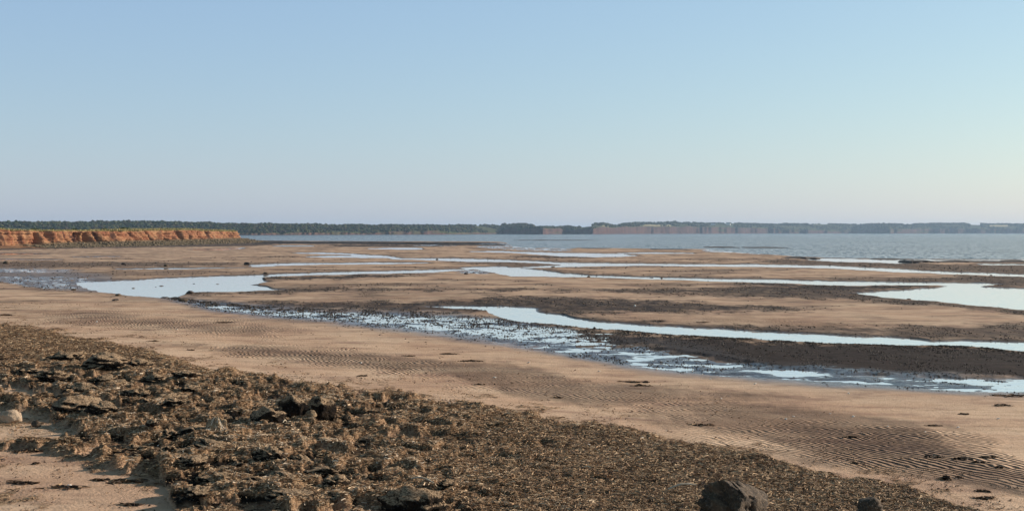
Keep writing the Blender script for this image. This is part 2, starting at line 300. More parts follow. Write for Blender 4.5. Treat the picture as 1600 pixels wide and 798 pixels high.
# dark mud and weed-stained sand: strip, strength
DARKS = [
 ([(405,431,437),(450,431,437),(500,430,436),(600,428.3,434),(660,427.5,430.5)], 0.9),
 ([(285,454,460),(300,455,463),(350,455,460),(400,454,460),(440,449,458),(500,449,455),(600,449.5,454),(800,449.5,454.5),(900,450.5,455.5),(1000,451,459),(1100,450,461),(1200,444,466),(1300,444,468.5),(1336,446,469),(1400,462,475),(1500,473,481),(1600,481,492),(1750,488,500)], 0.85),
 ([(1150,439,450),(1300,445,456),(1400,445,453),(1480,445,448)], 0.95),
 ([(320,467,475),(400,471,480),(500,471,483),(600,470,486),(660,470,487),(760,465,490),(800,463,478),(850,463,488),(900,464,491),(950,466,490),(1000,468,489),(1100,473,488),(1200,478,487),(1260,482,485)], 0.88),
 ([(850,486,491),(950,497,504),(1200,509,517),(1300,508,521),(1400,510,527),(1500,508,531),(1600,506,532),(1800,510,538)], 0.8),
 ([(860,508,540),(1000,519,538),(1100,525,560),(1200,531,575),(1300,535,580),(1400,538,584),(1500,540,586),(1600,548,590),(1800,560,600)], 0.97),
 ([(262,462,470),(330,470,484),(400,477,493),(500,483,501),(600,486,511),(700,489,524),(800,500,537),(900,510,556),(1000,520,575),(1100,530,585),(1200,560,594),(1300,570,602),(1400,580,607),(1500,585,611),(1600,590,614),(1800,600,622)], 0.8),
 ([(-300,407,419),(0,408,418.5),(60,408,418.5),(150,409,418),(250,409,417),(350,410,415),(400,410,413)], 0.72),
 ([(-300,417,430),(0,419,430),(60,426,432),(130,423,434),(300,421,430),(420,423,427)], 0.55),
 ([(-300,388,394),(0,386,391),(100,384,388.5),(200,382,386.5),(380,379,385),(440,377,382)], 0.85),
 ([(380,375,381),(480,376.5,381),(600,377,382),(700,378,383),(780,378.5,383.5),(795,382,383)], 1.0),
 ([(510,382,385.5),(600,382,385.6),(700,383,384.6)], 0.9),
 ([(350,401,402.5),(400,401,402.8),(500,400.6,402)], 0.8),
 ([(800,398,402),(880,400,403.5),(940,401.5,403)], 0.85),
 ([(1000,403.6,405),(1100,405,406.7),(1200,406.6,408.4)], 0.7),
 ([(880,399.6,401.5),(1000,400.2,401.6)], 0.5),
 ([(1180,404,409),(1250,406,413),(1300,407,414.5),(1400,410,419),(1500,413,425),(1600,414,428),(1800,418,432)], 0.78),
 ([(1290,434,438.8),(1400,434,440.5),(1500,430,441.5),(1600,431,449),(1800,436,456)], 0.82),
 ([(850,404,408),(900,405,409),(700,402,403.2)][:2], 0.6),
 ([(620,402,404),(750,402.3,404.6),(900,407,410.5),(1000,409,411.6),(1100,410.5,412.3),(1200,411,413)], 0.6),
 ([(700,407,410),(800,409,417),(870,411,416),(900,413,415)], 0.7),
 ([(880,414.5,418.5),(950,414,418.5),(1000,413.5,417.5),(1100,415,418)], 0.6),
 ([(790,417,419),(850,419,423),(920,425,430),(1000,430,433.5),(1200,433,436.5)], 0.7),
 ([(-60,427,440),(5,428,443),(40,428,451),(90,429,454),(150,431,458)], 0.6),
 ([(30,478,485),(60,481,489),(180,487,497),(200,488,494)], 0.25),
 # damp grey ripple patches on the near beach
 ([(60,485,500),(150,488,508),(250,497,512),(330,500,518),(400,505,522),(420,510,516)], 0.50),
 ([(270,536,542),(380,538,553),(450,543,562),(560,550,572),(640,560,580),(700,562,588),(800,568,618),(850,578,625),(950,600,635),(1050,604,628),(1180,614,624)], 0.55),
 ([(640,562,570),(760,574,586),(830,583,594),(940,600,610),(1050,603,614),(1160,612,623),(1190,619,623)], 0.5),
 ([(980,640,655),(1060,628,668),(1150,628,680),(1250,636,700),(1350,648,728),(1420,655,738),(1460,676,740),(1520,715,755),(1600,738,772),(1700,755,790)], 0.55),
 ([(1150,628,650),(1250,634,655),(1340,646,660),(1420,656,664),(1500,668,674)], 0.5),
 ([(1160,700,708),(1250,706,724),(1350,716,732),(1420,722,740),(1500,728,752),(1600,750,770),(1700,765,785)], 0.45),
]
RIPPLES = [
 ([(100,488,505),(180,488,510),(330,500,520),(420,506,526)], 0.55),
 ([(370,536,552),(450,543,563),(560,550,573),(640,560,582),(700,565,590)], 1.0),
 ([(700,566,600),(850,585,625),(980,605,640),(1150,620,670)], 0.45),
 ([(1100,636,690),(1200,650,712),(1270,655,722),(1350,660,735),(1430,660,742),(1470,668,745),(1530,675,758),(1600,735,775),(1700,755,795)], 1.0),
 ([(900,488,500),(1000,490,503),(1100,494,508),(1200,492,514),(1300,500,518),(1400,506,522)], 0.9),
 ([(480,462,470),(700,463,470),(800,458,464)], 0.6),
]
WRACK_TOP = [(-900,440),(-300,478),(0,506),(60,512),(110,522),(150,531),(230,545),(330,580),(420,590),(520,605),(640,618),(740,630),(800,645),(900,660),(1000,672),(1090,690),(1180,712),(1250,735),(1330,752),(1400,760),(1460,776),(1500,790),(1540,800),(1700,835),(2200,900)]
def interp(tab, u, k=1):
    tab = np.array(tab, float); return np.interp(u, tab[:, 0], tab[:, k])
def strip_sd(strip, u, v, end=14.0, soft=False):
    """rows inside (positive) or outside (negative) a strip, in survey rows"""
    a = np.array(strip, float)
    t = np.interp(u, a[:, 0], a[:, 1]); b = np.interp(u, a[:, 0], a[:, 2])
    d = np.minimum(v - t, b - v)
    ex = np.maximum(a[0, 0] - u, u - a[-1, 0])
    if soft: d = np.minimum(d, -ex / end)
    return np.where(ex > 0, np.minimum(d, 0) - ex / end, d)

# ------------------------------------------------------------------ the beach: one sheet from behind the camera to beyond the far shore
cols = np.r_[-30000, -12000, -6000, -3500, -2200, -1500, -1000, np.arange(-700, -160, 12), np.arange(-160, 1760, 1.75), np.arange(1760, 2300, 12), 2700, 3200, 4200, 7000, 12000, 30000].astype(float)
rows = np.r_[364.2, 364.8, 366, 368, 370, np.arange(371, 400, 0.45), np.arange(400, 470, 0.6), np.arange(470, 560, 0.8), np.arange(560, 812, 1.05), np.arange(812, 900, 5), np.arange(900, 1400, 30)].astype(float)
UU, VV = np.meshgrid(cols, rows)
# gentle beach profile: flats near water level, beach face climbing towards the weed line
beach_edge = interp([(-900,400),(0,446),(60,450),(135,455),(262,468),(300,477),(400,494),(500,502),(620,516),(760,532),(900,560),(1000,578),(1200,597),(1400,609),(1600,616),(1900,640)], UU)
up = np.clip(VV - beach_edge, 0, 400)
Z = 0.05 + 0.30 * sstep(0, 120, up) + 0.10 * sstep(60, 330, up)
Z = np.where(up > 0, Z, 0.05)
Yr = (CAM_H - 0.05) * F / (VV - V0); 
for _ in range(3):
    YY = (CAM_H - Z) * F / (VV - V0); XX = (UU - U0) / F * YY
wob_u = 9 * noise2(XX * 0.9, YY * 0.35, 3); 
far = np.clip(YY / 60, 0.3, 1)
wv_ = (noise2(UU * 0.02, VV * 0.25, 5) * 1.2 + noise2(UU * 0.07, VV * 0.6, 6) * 0.5) * np.clip((VV - 372) / 50, 0.15, 1.6)
Uw = UU + wob_u * 0.6; Vw = VV + wv_ * 0.45
pool = np.full(UU.shape, -50.0)
for s in POOLS: pool = np.maximum(pool, strip_sd(s, Uw, Vw))
px = np.clip((VV - 372) / 60, 0.25, 2.2)       # how many rows an edge takes
film = np.zeros(UU.shape)
for s, k in FILMS: film = np.maximum(film, k * sstep(-1.5 * px, 2.5 * px, strip_sd(s, Uw, Vw, 20, True)))
dark = np.zeros(UU.shape); dn1 = fbm(XX * 0.6, YY * 0.25, 3, 11) * 3.2 + fbm(XX * 3.0, YY * 0.9, 3, 12, .7) * 2.6
for s, k in DARKS:
    d = strip_sd(s, UU + wob_u * 2, VV + wv_ * 1.5, 25, True) + dn1 * px
    dark = np.maximum(dark, k * sstep(-2.4 * px, 2.6 * px, d))
streak = sstep(-0.08, 0.34, fbm(XX * 0.10 + 5, YY * 0.16, 5, 14, .65)) * sstep(500, 440, VV) + 0.7 * sstep(-0.02, 0.4, fbm(XX * 0.35, YY * 0.5, 4, 15, .65)) * sstep(540, 480, VV)
dark = np.maximum(dark, 0.62 * np.clip(streak, 0, 1) * (VV > 379))
dark = np.maximum(dark, 0.75 * sstep(-2.2 * px, -0.4 * px, pool) * (VV > 376))
dark *= 1 + 0.35 * np.clip(fbm(XX * 1.6, YY * 0.5, 4, 13, .7), -1, .4) * (dark < 0.9)
ripple = np.zeros(UU.shape)
for s, k in RIPPLES: ripple = np.maximum(ripple, k * sstep(-4 * px, 8 * px, strip_sd(s, UU + noise2(XX * .5, YY * .5, 22) * 45, VV, 14, True) + fbm(XX * .7, YY * .4, 3, 21) * 14))
# weed band
wt = interp(WRACK_TOP, UU)
wr_d = VV - wt + noise2(XX * 1.2, YY * 0.6, 31) * 9 + noise2(XX * 5, YY * 2.5, 32) * 5
bare = np.minimum(VV - interp([(-900,640),(0,702),(80,706),(130,722),(180,733),(250,734),(262,765),(285,800),(300,812),(420,1200)], UU), interp([(-900,9999),(0,9999),(255,9999),(300,9999)], UU)) 
bare_d = VV - interp([(-900,655),(0,703),(70,704),(130,722),(180,733),(248,735),(262,765),(285,800),(300,830),(340,1200),(5000,1200)], UU) + noise2(XX * 1.5, YY * .8, 33) * 14 + noise2(XX * 5, YY * 3, 34) * 8
bare_in = bare_d * 1.0
sandpatch = strip_sd([(-200,625,690),(0,637,700),(40,642,698),(75,652,694),(110,668,690),(130,680,684)], UU + noise2(XX * 2, YY, 35) * 15, VV + noise2(XX * 3, YY * 1.5, 36) * 8, 6)
wrack = sstep(-4, 10, wr_d) * (1 - sstep(-6, 8, bare_in)) * (1 - 0.85 * sstep(-4, 6, sandpatch))
lg = fbm(XX * 0.9, YY * 0.9, 4, 137, .6); wrack *= 1 - 0.92 * sstep(0.02, 0.16, lg) * sstep(330, 60, UU + 0.4 * np.abs(VV - 640)) * sstep(545, 590, VV)
wrack *= 1 - 0.8 * sstep(0.16, 0.3, lg) * sstep(900, 500, UU) * sstep(580, 640, VV)
gaps = noise2(XX * 1.7, YY * 1.0, 37) + 0.5 * noise2(XX * 6, YY * 4, 38)
wrack *= 1 - 0.7 * sstep(0.75, 1.0, gaps)
# a few loose drifts of weed beyond the band
loose = sstep(0.35, 0.8, noise2(XX * 1.1, YY * 0.8, 39) + 0.6 * noise2(XX * 4, YY * 3, 40)) * sstep(-45, -5, VV - wt) * (1 - wrack) * 0.7
# heights
land_n = fbm(XX * 0.35, YY * 0.35, 3, 50)
filmn = 0.6 * fbm(XX * 0.6, YY * 0.8, 3, 51, 0.6) + 0.6 * fbm(XX * 2.0, YY * 2.2, 3, 52, 0.7)
filmn2 = fbm(XX * 0.75, YY * 1.5, 4, 57, 0.7) * 1.5
filmn = np.where(VV > 531 + (UU > 1100) * 25, 0.35 * filmn + filmn2, filmn)
base = Z + 0.012 * land_n + 0.004 * fbm(XX * 3, YY * 3, 3, 53)
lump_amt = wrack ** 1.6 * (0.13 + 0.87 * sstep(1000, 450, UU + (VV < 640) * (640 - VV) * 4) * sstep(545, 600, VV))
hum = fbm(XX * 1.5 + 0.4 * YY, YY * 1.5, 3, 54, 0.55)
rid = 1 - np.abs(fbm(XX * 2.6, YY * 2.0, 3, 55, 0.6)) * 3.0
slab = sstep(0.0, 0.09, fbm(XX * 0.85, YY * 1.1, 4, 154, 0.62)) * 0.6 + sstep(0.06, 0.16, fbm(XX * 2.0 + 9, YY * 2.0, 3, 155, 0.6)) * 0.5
lump = 0.11 * slab + np.clip(hum, -0.4, 1) * 0.05 + 0.012 * np.clip(rid, -0.3, 1) + 0.035 * fbm(XX * 9, YY * 9, 3, 56, 0.7)
zz = base + wrack ** 2 * 0.05 + lump_amt * lump + 0.012 * wrack * fbm(XX * 14, YY * 14, 2, 58, 0.8)
inpool = sstep(-0.9 * px, 0.5 * px, pool)
zz = zz * (1 - inpool) + inpool * (-0.06)
fz = (0.028 - 0.11 * (film - 0.36)) + filmn * 0.055
fz = np.where(film > 0.3, fz, 0.05)
k = sstep(0.2, 0.42, film) * (1 - inpool)
zz = zz * (1 - k) + k * fz
# below the sea
SHORE = [(-3000,375.5),(0,375.5),(385,375.5),(440,376.4),(600,377.4),(700,377.4),(780,378),(793,380),(803,386),(825,387),(895,388.3),(903,387.3),(950,387.8),(1000,388.3),(1030,388.8),(1060,389),(1100,389.2),(1115,391),(1150,393.8),(1170,395.5),(1200,397.5),(1240,400.5),(1270,401.6),(1300,402.8),(1340,403.6),(1400,404.3),(1500,404.8),(1600,405.2),(1800,406),(2400,408),(6000,412)]
shore = interp(SHORE, UU) + noise2(UU * 0.03, VV * 0, 60) * 0.3
off = (shore - VV)
zz = np.where(off > 0, np.minimum(zz, 0.05 - np.clip(off * 0.15, 0, 1) * 0.4 - np.clip(off - 4, 0, 20) * 0.15), zz)
zz = np.where((VV < 376.5) & (UU < 395), np.maximum(zz, -0.25), zz)
wet = np.clip(1.15 * np.exp(-np.clip(zz, 0, 1) / 0.022), 0, 1) * (up < 40)
sheenl = 0.6 * sstep(-5, 4, strip_sd([(-200,416,434),(0,417,440),(60,418,451),(130,425,455),(175,431,459)], UU, VV + noise2(XX * .3, YY * .3, 98) * 4))
sheen = 1.0 * sstep(-9, 7, noise2(XX * .8, YY * .8, 97) * 3 + np.minimum(strip_sd([(262,462,468),(330,470,486),(400,477,495),(500,483,503),(600,486,515),(700,489,528),(800,500,542),(900,520,561),(1000,525,580),(1100,540,589),(1200,566,598),(1300,572,606),(1400,580,611),(1500,585,616),(1600,590,619),(1800,600,626)], UU, VV), 20))
wet = np.maximum(wet, np.maximum(sheen, sheenl))
wet = np.where(strip_sd([(900,510,540),(1000,519,540),(1100,525,560),(1200,531,568),(1300,535,572),(1400,538,578),(1500,540,580),(1600,548,586),(1800,560,596)], UU, VV + wv_ * 2) > 0, wet * 0.25, wet)
co = np.stack([XX, YY, zz], -1)
# patch behind the camera so the sheet goes on all round
bys = np.array([3.0, 0, -10, -40, -150, -600]); back = []
lx = co[-1, :, 0] / co[-1, 0, 0] * co[-1, 0, 0]
for yb in bys:
    f_ = 1 + (co[-1, 0, 1] - yb) * 0.05
    back.append(np.stack([lx * f_, np.full(len(cols), yb), np.full(len(cols), 0.5)], -1))
P = np.concatenate([co, np.array(back)], 0); nb = len(bys); nr, nc = P.shape[:2]
def padb(a, val=0.0): return np.concatenate([a, np.full((nb, nc), val)], 0).ravel()
g = mesh_obj('beach_sand', P.reshape(-1, 3), grid_faces(nr, nc), M_GROUND, attrs={'dark': padb(np.clip(dark, 0, 1)), 'wet': padb(wet), 'ripple': padb(ripple * (1 - wrack)), 'hollow_shade': padb(lump_amt * sstep(0.35, 0.05, slab)), 'wrack': padb(np.clip(wrack * 1.2 + loose, 0, 1), 0.2)})
tag(g, 'rippled red brown tidal sand with dark mud bands', kind='structure')

def idx(u, v):
    fu = np.interp(u, cols, np.arange(len(cols))); fv = np.interp(v, rows, np.arange(len(rows)))
    iu = np.minimum(np.floor(fu).astype(int), len(cols) - 2); iv = np.minimum(np.floor(fv).astype(int), len(rows) - 2)
    return iu, iv, fu - iu, fv - iv
def ground_at(u, v):
    iu, iv, a, b = idx(np.asarray(u, float), np.asarray(v, float)); a = np.asarray(a)[..., None]; b = np.asarray(b)[..., None]
    return (co[iv, iu] * (1 - a) + co[iv, iu + 1] * a) * (1 - b) + (co[iv + 1, iu] * (1 - a) + co[iv + 1, iu + 1] * a) * b
def gat(u, v): return Vector([float(q) for q in ground_at(u, v)])

# ------------------------------------------------------------------ water: still pools on the flats, the sea beyond
uw = np.r_[-3000, -1200, np.arange(-700, 2300, 20), 3500, 6000].astype(float)
sh = interp(SHORE, uw)
def plane_pt(u, v, z=0.0):
    y = (CAM_H - z) * F / (v - V0); return np.stack([(u - U0) / F * y, y, np.full_like(y, z)], -1)
lo = interp([(-3000,470),(0,470),(300,500),(700,545),(1000,600),(1300,622),(1600,640),(6000,700)], uw)
rws = [plane_pt(uw, sh + (lo - sh) * t) for t in np.linspace(0, 1, 12) ** 1.5]
o = mesh_obj('pool_water', np.concatenate(rws), grid_faces(len(rws), len(uw)), M_POOL); tag(o, 'still tide pools and channels mirroring the pale sky', kind='structure')
rws = [plane_pt(uw, sh * 0 + V0 + 0.1), plane_pt(uw, sh * 0 + V0 + 0.5), plane_pt(uw, sh * 0 + V0 + 3)] + [plane_pt(uw, (V0 + 5) + (sh - V0 - 5) * t) for t in (0, .3, .6, 1.0)]
o = mesh_obj('sea', np.concatenate(rws), grid_faces(len(rws), len(uw)), M_SEA); tag(o, 'blue grey sea of the bay with small ripples', kind='structure')

# ------------------------------------------------------------------ far shore: cliffs, slopes, fields and woods
FD = [(-1500,1000),(-600,1100),(0,1250),(400,1500),(600,1800),(700,2000),(785,2450),(848,2250),(874,2420),(880,2500),(926,2400),(1000,3000),(1200,3900),(1260,4000),(1330,4300),(1390,4000),(1450,4300),(1600,4500),(2200,5000),(3500,5200)]
FT = [(-1500,345),(0,344.5),(100,345),(180,344),(270,343.7),(300,345),(340,346.5),(400,348),(500,349),(600,350),(700,350),(780,349.5),(800,349),(820,348.5),(832,350),(836,354),(845,353),(860,353.5),(880,353),(888,351.5),(900,354),(910,352.5),(925,350.5),(928,348.5),(945,348.5),(957,351),(965,351.5),(972,349),(985,348),(1000,346.7),(1050,345.5),(1070,346),(1100,347.5),(1130,347),(1200,348.5),(1230,348),(1290,348.5),(1340,349),(1380,348),(1420,348.5),(1460,347.5),(1505,347.2),(1518,349.5),(1530,350),(1533,348),(1600,348.5),(3500,349)]
FC = [(-1500,2),(395,3),(470,3.5),(540,4),(575,2),(610,5),(690,6),(700,3),(780,2),(790,9),(835,10),(850,10.5),(873,10),(880,7),(888,7),(925,9),(935,11),(960,11),(1000,12),(1100,11),(1180,9),(1230,7),(1260,5.5),(1330,5),(1390,7),(1450,7.5),(1540,7),(3500,7)]
uf = np.arange(-1500, 3500, 2.0)
D = interp(FD, uf); D = D * (1 + 0.006 * noise2(uf * 0.05, uf * 0, 70) + 0.004 * noise2(uf * 0.2, uf * 0, 71))
top = interp(FT, uf); tree_h = np.where(uf < 830, 5.0, np.where(uf < 1000, 4.0, 5.0))
back_d = np.where((uf > 832) & (uf < 925), 90.0, 260.0)
H = CAM_H + (V0 - top) * (D + back_d) / F - tree_h * 0.8
zc = np.minimum(interp(FC, uf) * D / F, H * 0.93) * (1 + 0.16 * noise2(uf * 0.06, uf * 0, 78) + 0.10 * noise2(uf * 0.3, uf * 0, 79))
zc = np.minimum(zc, H * 0.96)
prof = []
for j, q in enumerate([-2.0, 0.0]): prof.append((np.full_like(uf, q * 1.0 - 0.0), np.full_like(uf, -3.0 if j == 0 else 0.0)))
for q in np.linspace(0.12, 1, 8):
    gul = 10 * np.abs(noise2(uf * 0.11, uf * 0 + q * 0.5, 72)) + 5 * np.abs(noise2(uf * 0.35, uf * 0 + q, 73))
    prof.append((zc * q, 3 + q * 6 + gul * (1.1 - 0.4 * q)))
for q in np.linspace(0.1, 1, 8):
    prof.append((zc + (H - zc) * np.sin(q * math.pi / 2) + 1.0 * noise2(uf * 0.03, uf * 0 + q * 6, 74), 14 + back_d * q))
prof.append((H * 0.6, back_d + 700)); prof.append((H * 0 - 2, back_d + 1500))
FV = []; veg = []; fld = []
for j, (z, d) in enumerate(prof):
    y = D + d; FV.append(np.stack([(uf - U0) / F * y, y, z], -1))
    veg.append(np.full_like(uf, 0.0 if j < 9 else 1.0))
    fl = np.zeros_like(uf)
    if j in (12, 13): fl = np.where((uf > 1545) & (uf < 1575), 1.0, fl)
    if j in (10, 11): fl = np.where(((uf > 1005) & (uf < 1050)) | ((uf > 940) & (uf < 958)), 0.8, fl)
    fld.append(fl)
vg = np.array(veg); spill = noise2(np.tile(uf * 0.035, (len(prof), 1)), np.arange(len(prof))[:, None] * 0.25 + 0 * vg, 75)
thr = np.where(uf < 600, 0.1, np.where(uf < 780, -0.05, np.where(uf > 1200, 0.22, 0.5)))
vg = np.maximum(vg, sstep(0, 0.2, spill - thr[None, :]) * (np.arange(len(prof))[:, None] > 2))
o = mesh_obj('far_shore', np.array(FV).reshape(-1, 3), grid_faces(len(prof), len(uf)), M_FAR, attrs={'veg': vg.ravel(), 'field': np.array(fld).ravel()})
tag(o, 'low far shore of red cliffs and wooded slopes across the bay', kind='structure')
FVa = np.array(FV)
def blobs(name, pts, rad, hgt, sub, tintf, mat, seed=0):
    bv, bf = ICO[sub]; n = len(pts); r = np.random.default_rng(seed)
    V = np.repeat(bv[None], n, 0) * (1 + 0.30 * r.uniform(-1, 1, (n, len(bv), 1)))
    V = V * np.stack([rad * r.uniform(.8, 1.3, n), rad * r.uniform(.8, 1.3, n), hgt], -1)[:, None, :]
    V = V + pts[:, None, :]
    Fc = bf[None] + (np.arange(n) * len(bv))[:, None, None]
    t = tintf(r, n, len(bv))
    return V.reshape(-1, 3), Fc.reshape(-1, 3), t.reshape(-1, 3)
def far_woods(u0, u1, n, sub, seed):
    r = np.random.default_rng(seed); ci = r.integers(np.searchsorted(uf, u0), np.searchsorted(uf, u1) - 1, n)
    row = 9 + 7.5 * r.random(n) ** 0.8
    a = r.random(n); rj = np.floor(row).astype(int); b = row - rj
    pts = (FVa[rj, ci] * (1 - b)[:, None] + FVa[rj + 1, ci] * b[:, None]) * (1 - a)[:, None] + (FVa[rj, ci + 1] * (1 - b)[:, None] + FVa[rj + 1, ci + 1] * b[:, None]) * a[:, None]
    f = np.array(fld)[rj, ci]; gapn = noise2(pts[:, 0] * 0.01, pts[:, 1] * 0.01, 77); keep = (f < .1) & (gapn < 0.35) & ((uf[ci] < 960) | (r.random(n) < 0.6)) & ~((uf[ci] > 1515) & (uf[ci] < 1531))
    keep &= ~((uf[ci] > 1106) & (uf[ci] < 1146) & (rj < 14))
    pts = pts[keep]; n = len(pts); sz = r.uniform(1.5, 2.9, n) * np.where(pts[:, 1] > 2600, 1.25, 1.0); hg = sz * r.uniform(.6, 1.05, n)
    pts[:, 2] += hg * 0.55
    def tf(r, n, k):
        c = np.array([[0.018, 0.030, 0.015], [0.035, 0.050, 0.022], [0.07, 0.075, 0.032], [0.050, 0.042, 0.030]])[r.integers(0, 4, n)] * r.uniform(.7, 1.3, (n, 1))
        return np.repeat(c[:, None], k, 1)
    return blobs('', pts, sz, hg, sub, tf, M_LEAF, seed)
parts = [far_woods(-300, 840, 8500, 1, 1), far_woods(836, 1900, 9500, 1, 2), far_woods(380, 840, 1800, 2, 3)]
v_, f_, t_, ofs = [], [], [], 0
for a, b_, c_ in parts: v_.append(a); f_.append(b_ + ofs); t_.append(c_); ofs += len(a)
o = mesh_obj('distant_forest', np.concatenate(v_), np.concatenate(f_), M_LEAF, smooth=False, attrs={'tint': np.concatenate(t_)})
tag(o, 'dark green woods along the top of the far shore', 'forest', kind='stuff')
# farmhouses
def farmhouse(u, row, label):
    ci = int(np.searchsorted(uf, u)); p = Vector(FVa[row, ci].tolist())
    r = bpy.data.objects.new('farmhouse', None); COL.objects.link(r); r.location = p; r.rotation_euler = (0, 0, random.uniform(-.4, .4))
    tag(r, label, 'house', 'white farmhouses on the far shore')
    L, W, Hh, R = 6.0, 4.0, 4.5, 3.0
    vs = [(-L,-W,-1),(L,-W,-1),(L,W,-1),(-L,W,-1),(-L,-W,Hh),(L,-W,Hh),(L,W,Hh),(-L,W,Hh)]
    mesh_obj('wall', vs, [(0,1,5,4),(1,2,6,5),(2,3,7,6),(3,0,4,7)], M_WALLW, r, False)
    e = .4
    vs = [(-L-e,-W-e,Hh),(L+e,-W-e,Hh),(L+e,W+e,Hh),(-L-e,W+e,Hh),(-L-e,0,Hh+R),(L+e,0,Hh+R)]
    mesh_obj('roof', vs, [(0,1,5,4),(2,3,4,5),(1,2,5,5),(3,0,4,4)][:2], M_ROOF, r, False)
    for sg in (-1, 1): mesh_obj('gable', [(sg*L,-W,Hh),(sg*L,W,Hh),(sg*L,0,Hh+R-.2)], [(0,1,2)], M_WALLW, r, False)
farmhouse(1114, 12, 'white farmhouse on the far shore, left one of the two')
farmhouse(1137, 12, 'white farmhouse on the far shore, right one of the two')

# ------------------------------------------------------------------ the near headland of red sandstone, its rubble and turf
HL = [(-2500,150),(-900,195),(-400,212),(-200,225),(0,243),(100,262),(200,290),(300,335),(350,370),(374,400),(379,412),(370,440),(330,500),(200,600)]
pl = np.array([((u - U0) / F * y, y) for u, y in HL]); seg = np.r_[0, np.cumsum(np.hypot(*np.diff(pl, axis=0).T))]
ss = np.arange(0, seg[-1], 0.32); bx = np.interp(ss, seg, pl[:, 0]); by = np.interp(ss, seg, pl[:, 1])
hu = np.interp(ss, seg, np.array(HL)[:, 0])
kern = np.ones(25) / 25
tx = np.gradient(np.convolve(np.pad(bx, 12, 'edge'), kern, 'valid')); ty = np.gradient(np.convolve(np.pad(by, 12, 'edge'), kern, 'valid')); ln = np.hypot(tx, ty); nx, ny = ty / ln, -tx / ln
zb = np.interp(hu, [-900, 0, 40, 100, 378], [0.5, 0.5, 0.6, 1.0, 1.35]); zb = np.where(ss > np.interp(412, by, ss), 1.2, zb)
zt = np.interp(np.minimum(ss, 9e9), ss, np.interp(hu, [-900, -100, 0, 18, 32, 100, 200, 280, 313, 320, 350, 379], [4.2, 4.2, 4.0, 3.75, 3.45, 3.40, 3.42, 3.65, 3.75, 3.55, 3.5, 3.35]))
zt = zt + 0.10 * noise2(ss * 0.12, ss * 0, 81) + 0.05 * noise2(ss * 0.6, ss * 0, 82)
HP = []; turf = []; damp = []
NR = 34
def addrow(z, outw, tf, dp):
    HP.append(np.stack([bx + nx * outw, by + ny * outw, z], -1)); turf.append(np.full_like(ss, 1.0) * tf); damp.append(np.full_like(ss, 1.0) * dp)
for q in (0, .2, .4, .6, .8):
    addrow(-0.05 + (zb + 0.05) * (q ** 1.4) + 0.10 * noise2(ss * 0.8, ss * 0 + q * 5, 84) * (q > 0), (1 - q) * (8 + 2 * noise2(ss * .1, ss * 0, 83)) , 0, np.where(hu > 30, 1.0, 0.3))
cave = np.zeros_like(ss)
for s0 in (np.interp(x, hu[:int(np.argmax(hu))], ss[:int(np.argmax(hu))]) for x in (64, 130, 136, 145, 157, 170, 215, 238, 262, 302, 316, 290, 330, 353)):
    cave = np.maximum(cave, np.exp(-((ss - s0) / 0.75) ** 2) * 5.5)
for q in np.linspace(0, 1, NR):
    z = zb + (zt - zb) * q
    gul = -3.2 * np.abs(noise2(ss * 0.16 + q * 0.10, ss * 0 + q * 0.3, 85)) - 1.6 * np.abs(noise2(ss * 0.55 - q * 0.2, ss * 0 + q, 86)) - 0.35 * np.abs(noise2(ss * 1.6, ss * 0 + q * 2.5, 91))
    led = 0.30 * noise2(ss * 0.05 + 3, z * 3.2, 87) + 0.16 * noise2(ss * 0.4, z * 7, 88)
    addrow(z, -1.3 * q ** 1.3 + gul * (1.05 - 0.35 * q) + led - cave * (q < 0.82) * (1 - q * 0.55), sstep(0.93, 0.97, np.array(q + 0.03 * noise2(ss * 0.5, ss * 0, 89))), (np.sum([0]) + 0.6 * sstep(0.12, 0.0, np.array(q + 0 * ss))) * np.where(hu > 30, 1, .2))
eo = -1.3 - 1.3 * np.abs(noise2(ss * 0.16 + 0.1, ss * 0 + 0.3, 85))
for dd, dz in ((0.6, .08), (2, .10), (6, .05), (15, 0.0), (40, -.1), (120, -.2)):
    addrow(zt + dz + 0.06 * noise2(ss * .3, ss * 0 + dd, 90), eo - 0.5 - dd, 1, 0)
o = mesh_obj('sandstone_headland', np.array(HP).reshape(-1, 3), grid_faces(len(HP), len(ss))[:, ::-1], M_CLIFF, attrs={'turf': np.array(turf).ravel(), 'damp': np.array(damp).ravel()})
tag(o, 'low red sandstone cliff with grassy top at the left of the bay', kind='structure')
HPa = np.array(HP); vis = (hu > -60) & (ss <= np.interp(412, by, ss))
vi = np.where(vis)[0]
# turf blades along the rim
def ribbons(pos, dirx, diry, length, width, arch, seg_n=2, lift=None, roll=None):
    """one narrow bent strip per point; returns verts, quads"""
    n = len(pos); ts = np.linspace(-.5, .5, seg_n + 1); V = np.zeros((n, seg_n + 1, 2, 3))
    r = np.random.default_rng(n)
    bend = r.uniform(-.7, .7, n)
    for k, tt in enumerate(ts):
        cx = tt * length; cyb = bend * length * (tt * tt)
        x = dirx * cx - diry * cyb; y = diry * cx + dirx * cyb
        z = arch * (1 - 4 * tt * tt) + (lift * tt if lift is not None else 0)
        wx = -diry * width / 2; wy = dirx * width / 2; wz = (roll if roll is not None else 0) * width / 2
        for s, sg in ((0, -1), (1, 1)):
            V[:, k, s, 0] = pos[:, 0] + x + sg * wx; V[:, k, s, 1] = pos[:, 1] + y + sg * wy; V[:, k, s, 2] = pos[:, 2] + z + sg * wz
    base_ = (np.arange(n) * (seg_n + 1) * 2)[:, None]
    q = np.concatenate([base_ + np.array([2 * k, 2 * k + 1, 2 * k + 3, 2 * k + 2]) for k in range(seg_n)], 1).reshape(-1, 4)
    return V.reshape(-1, 3), q, (seg_n + 1) * 2
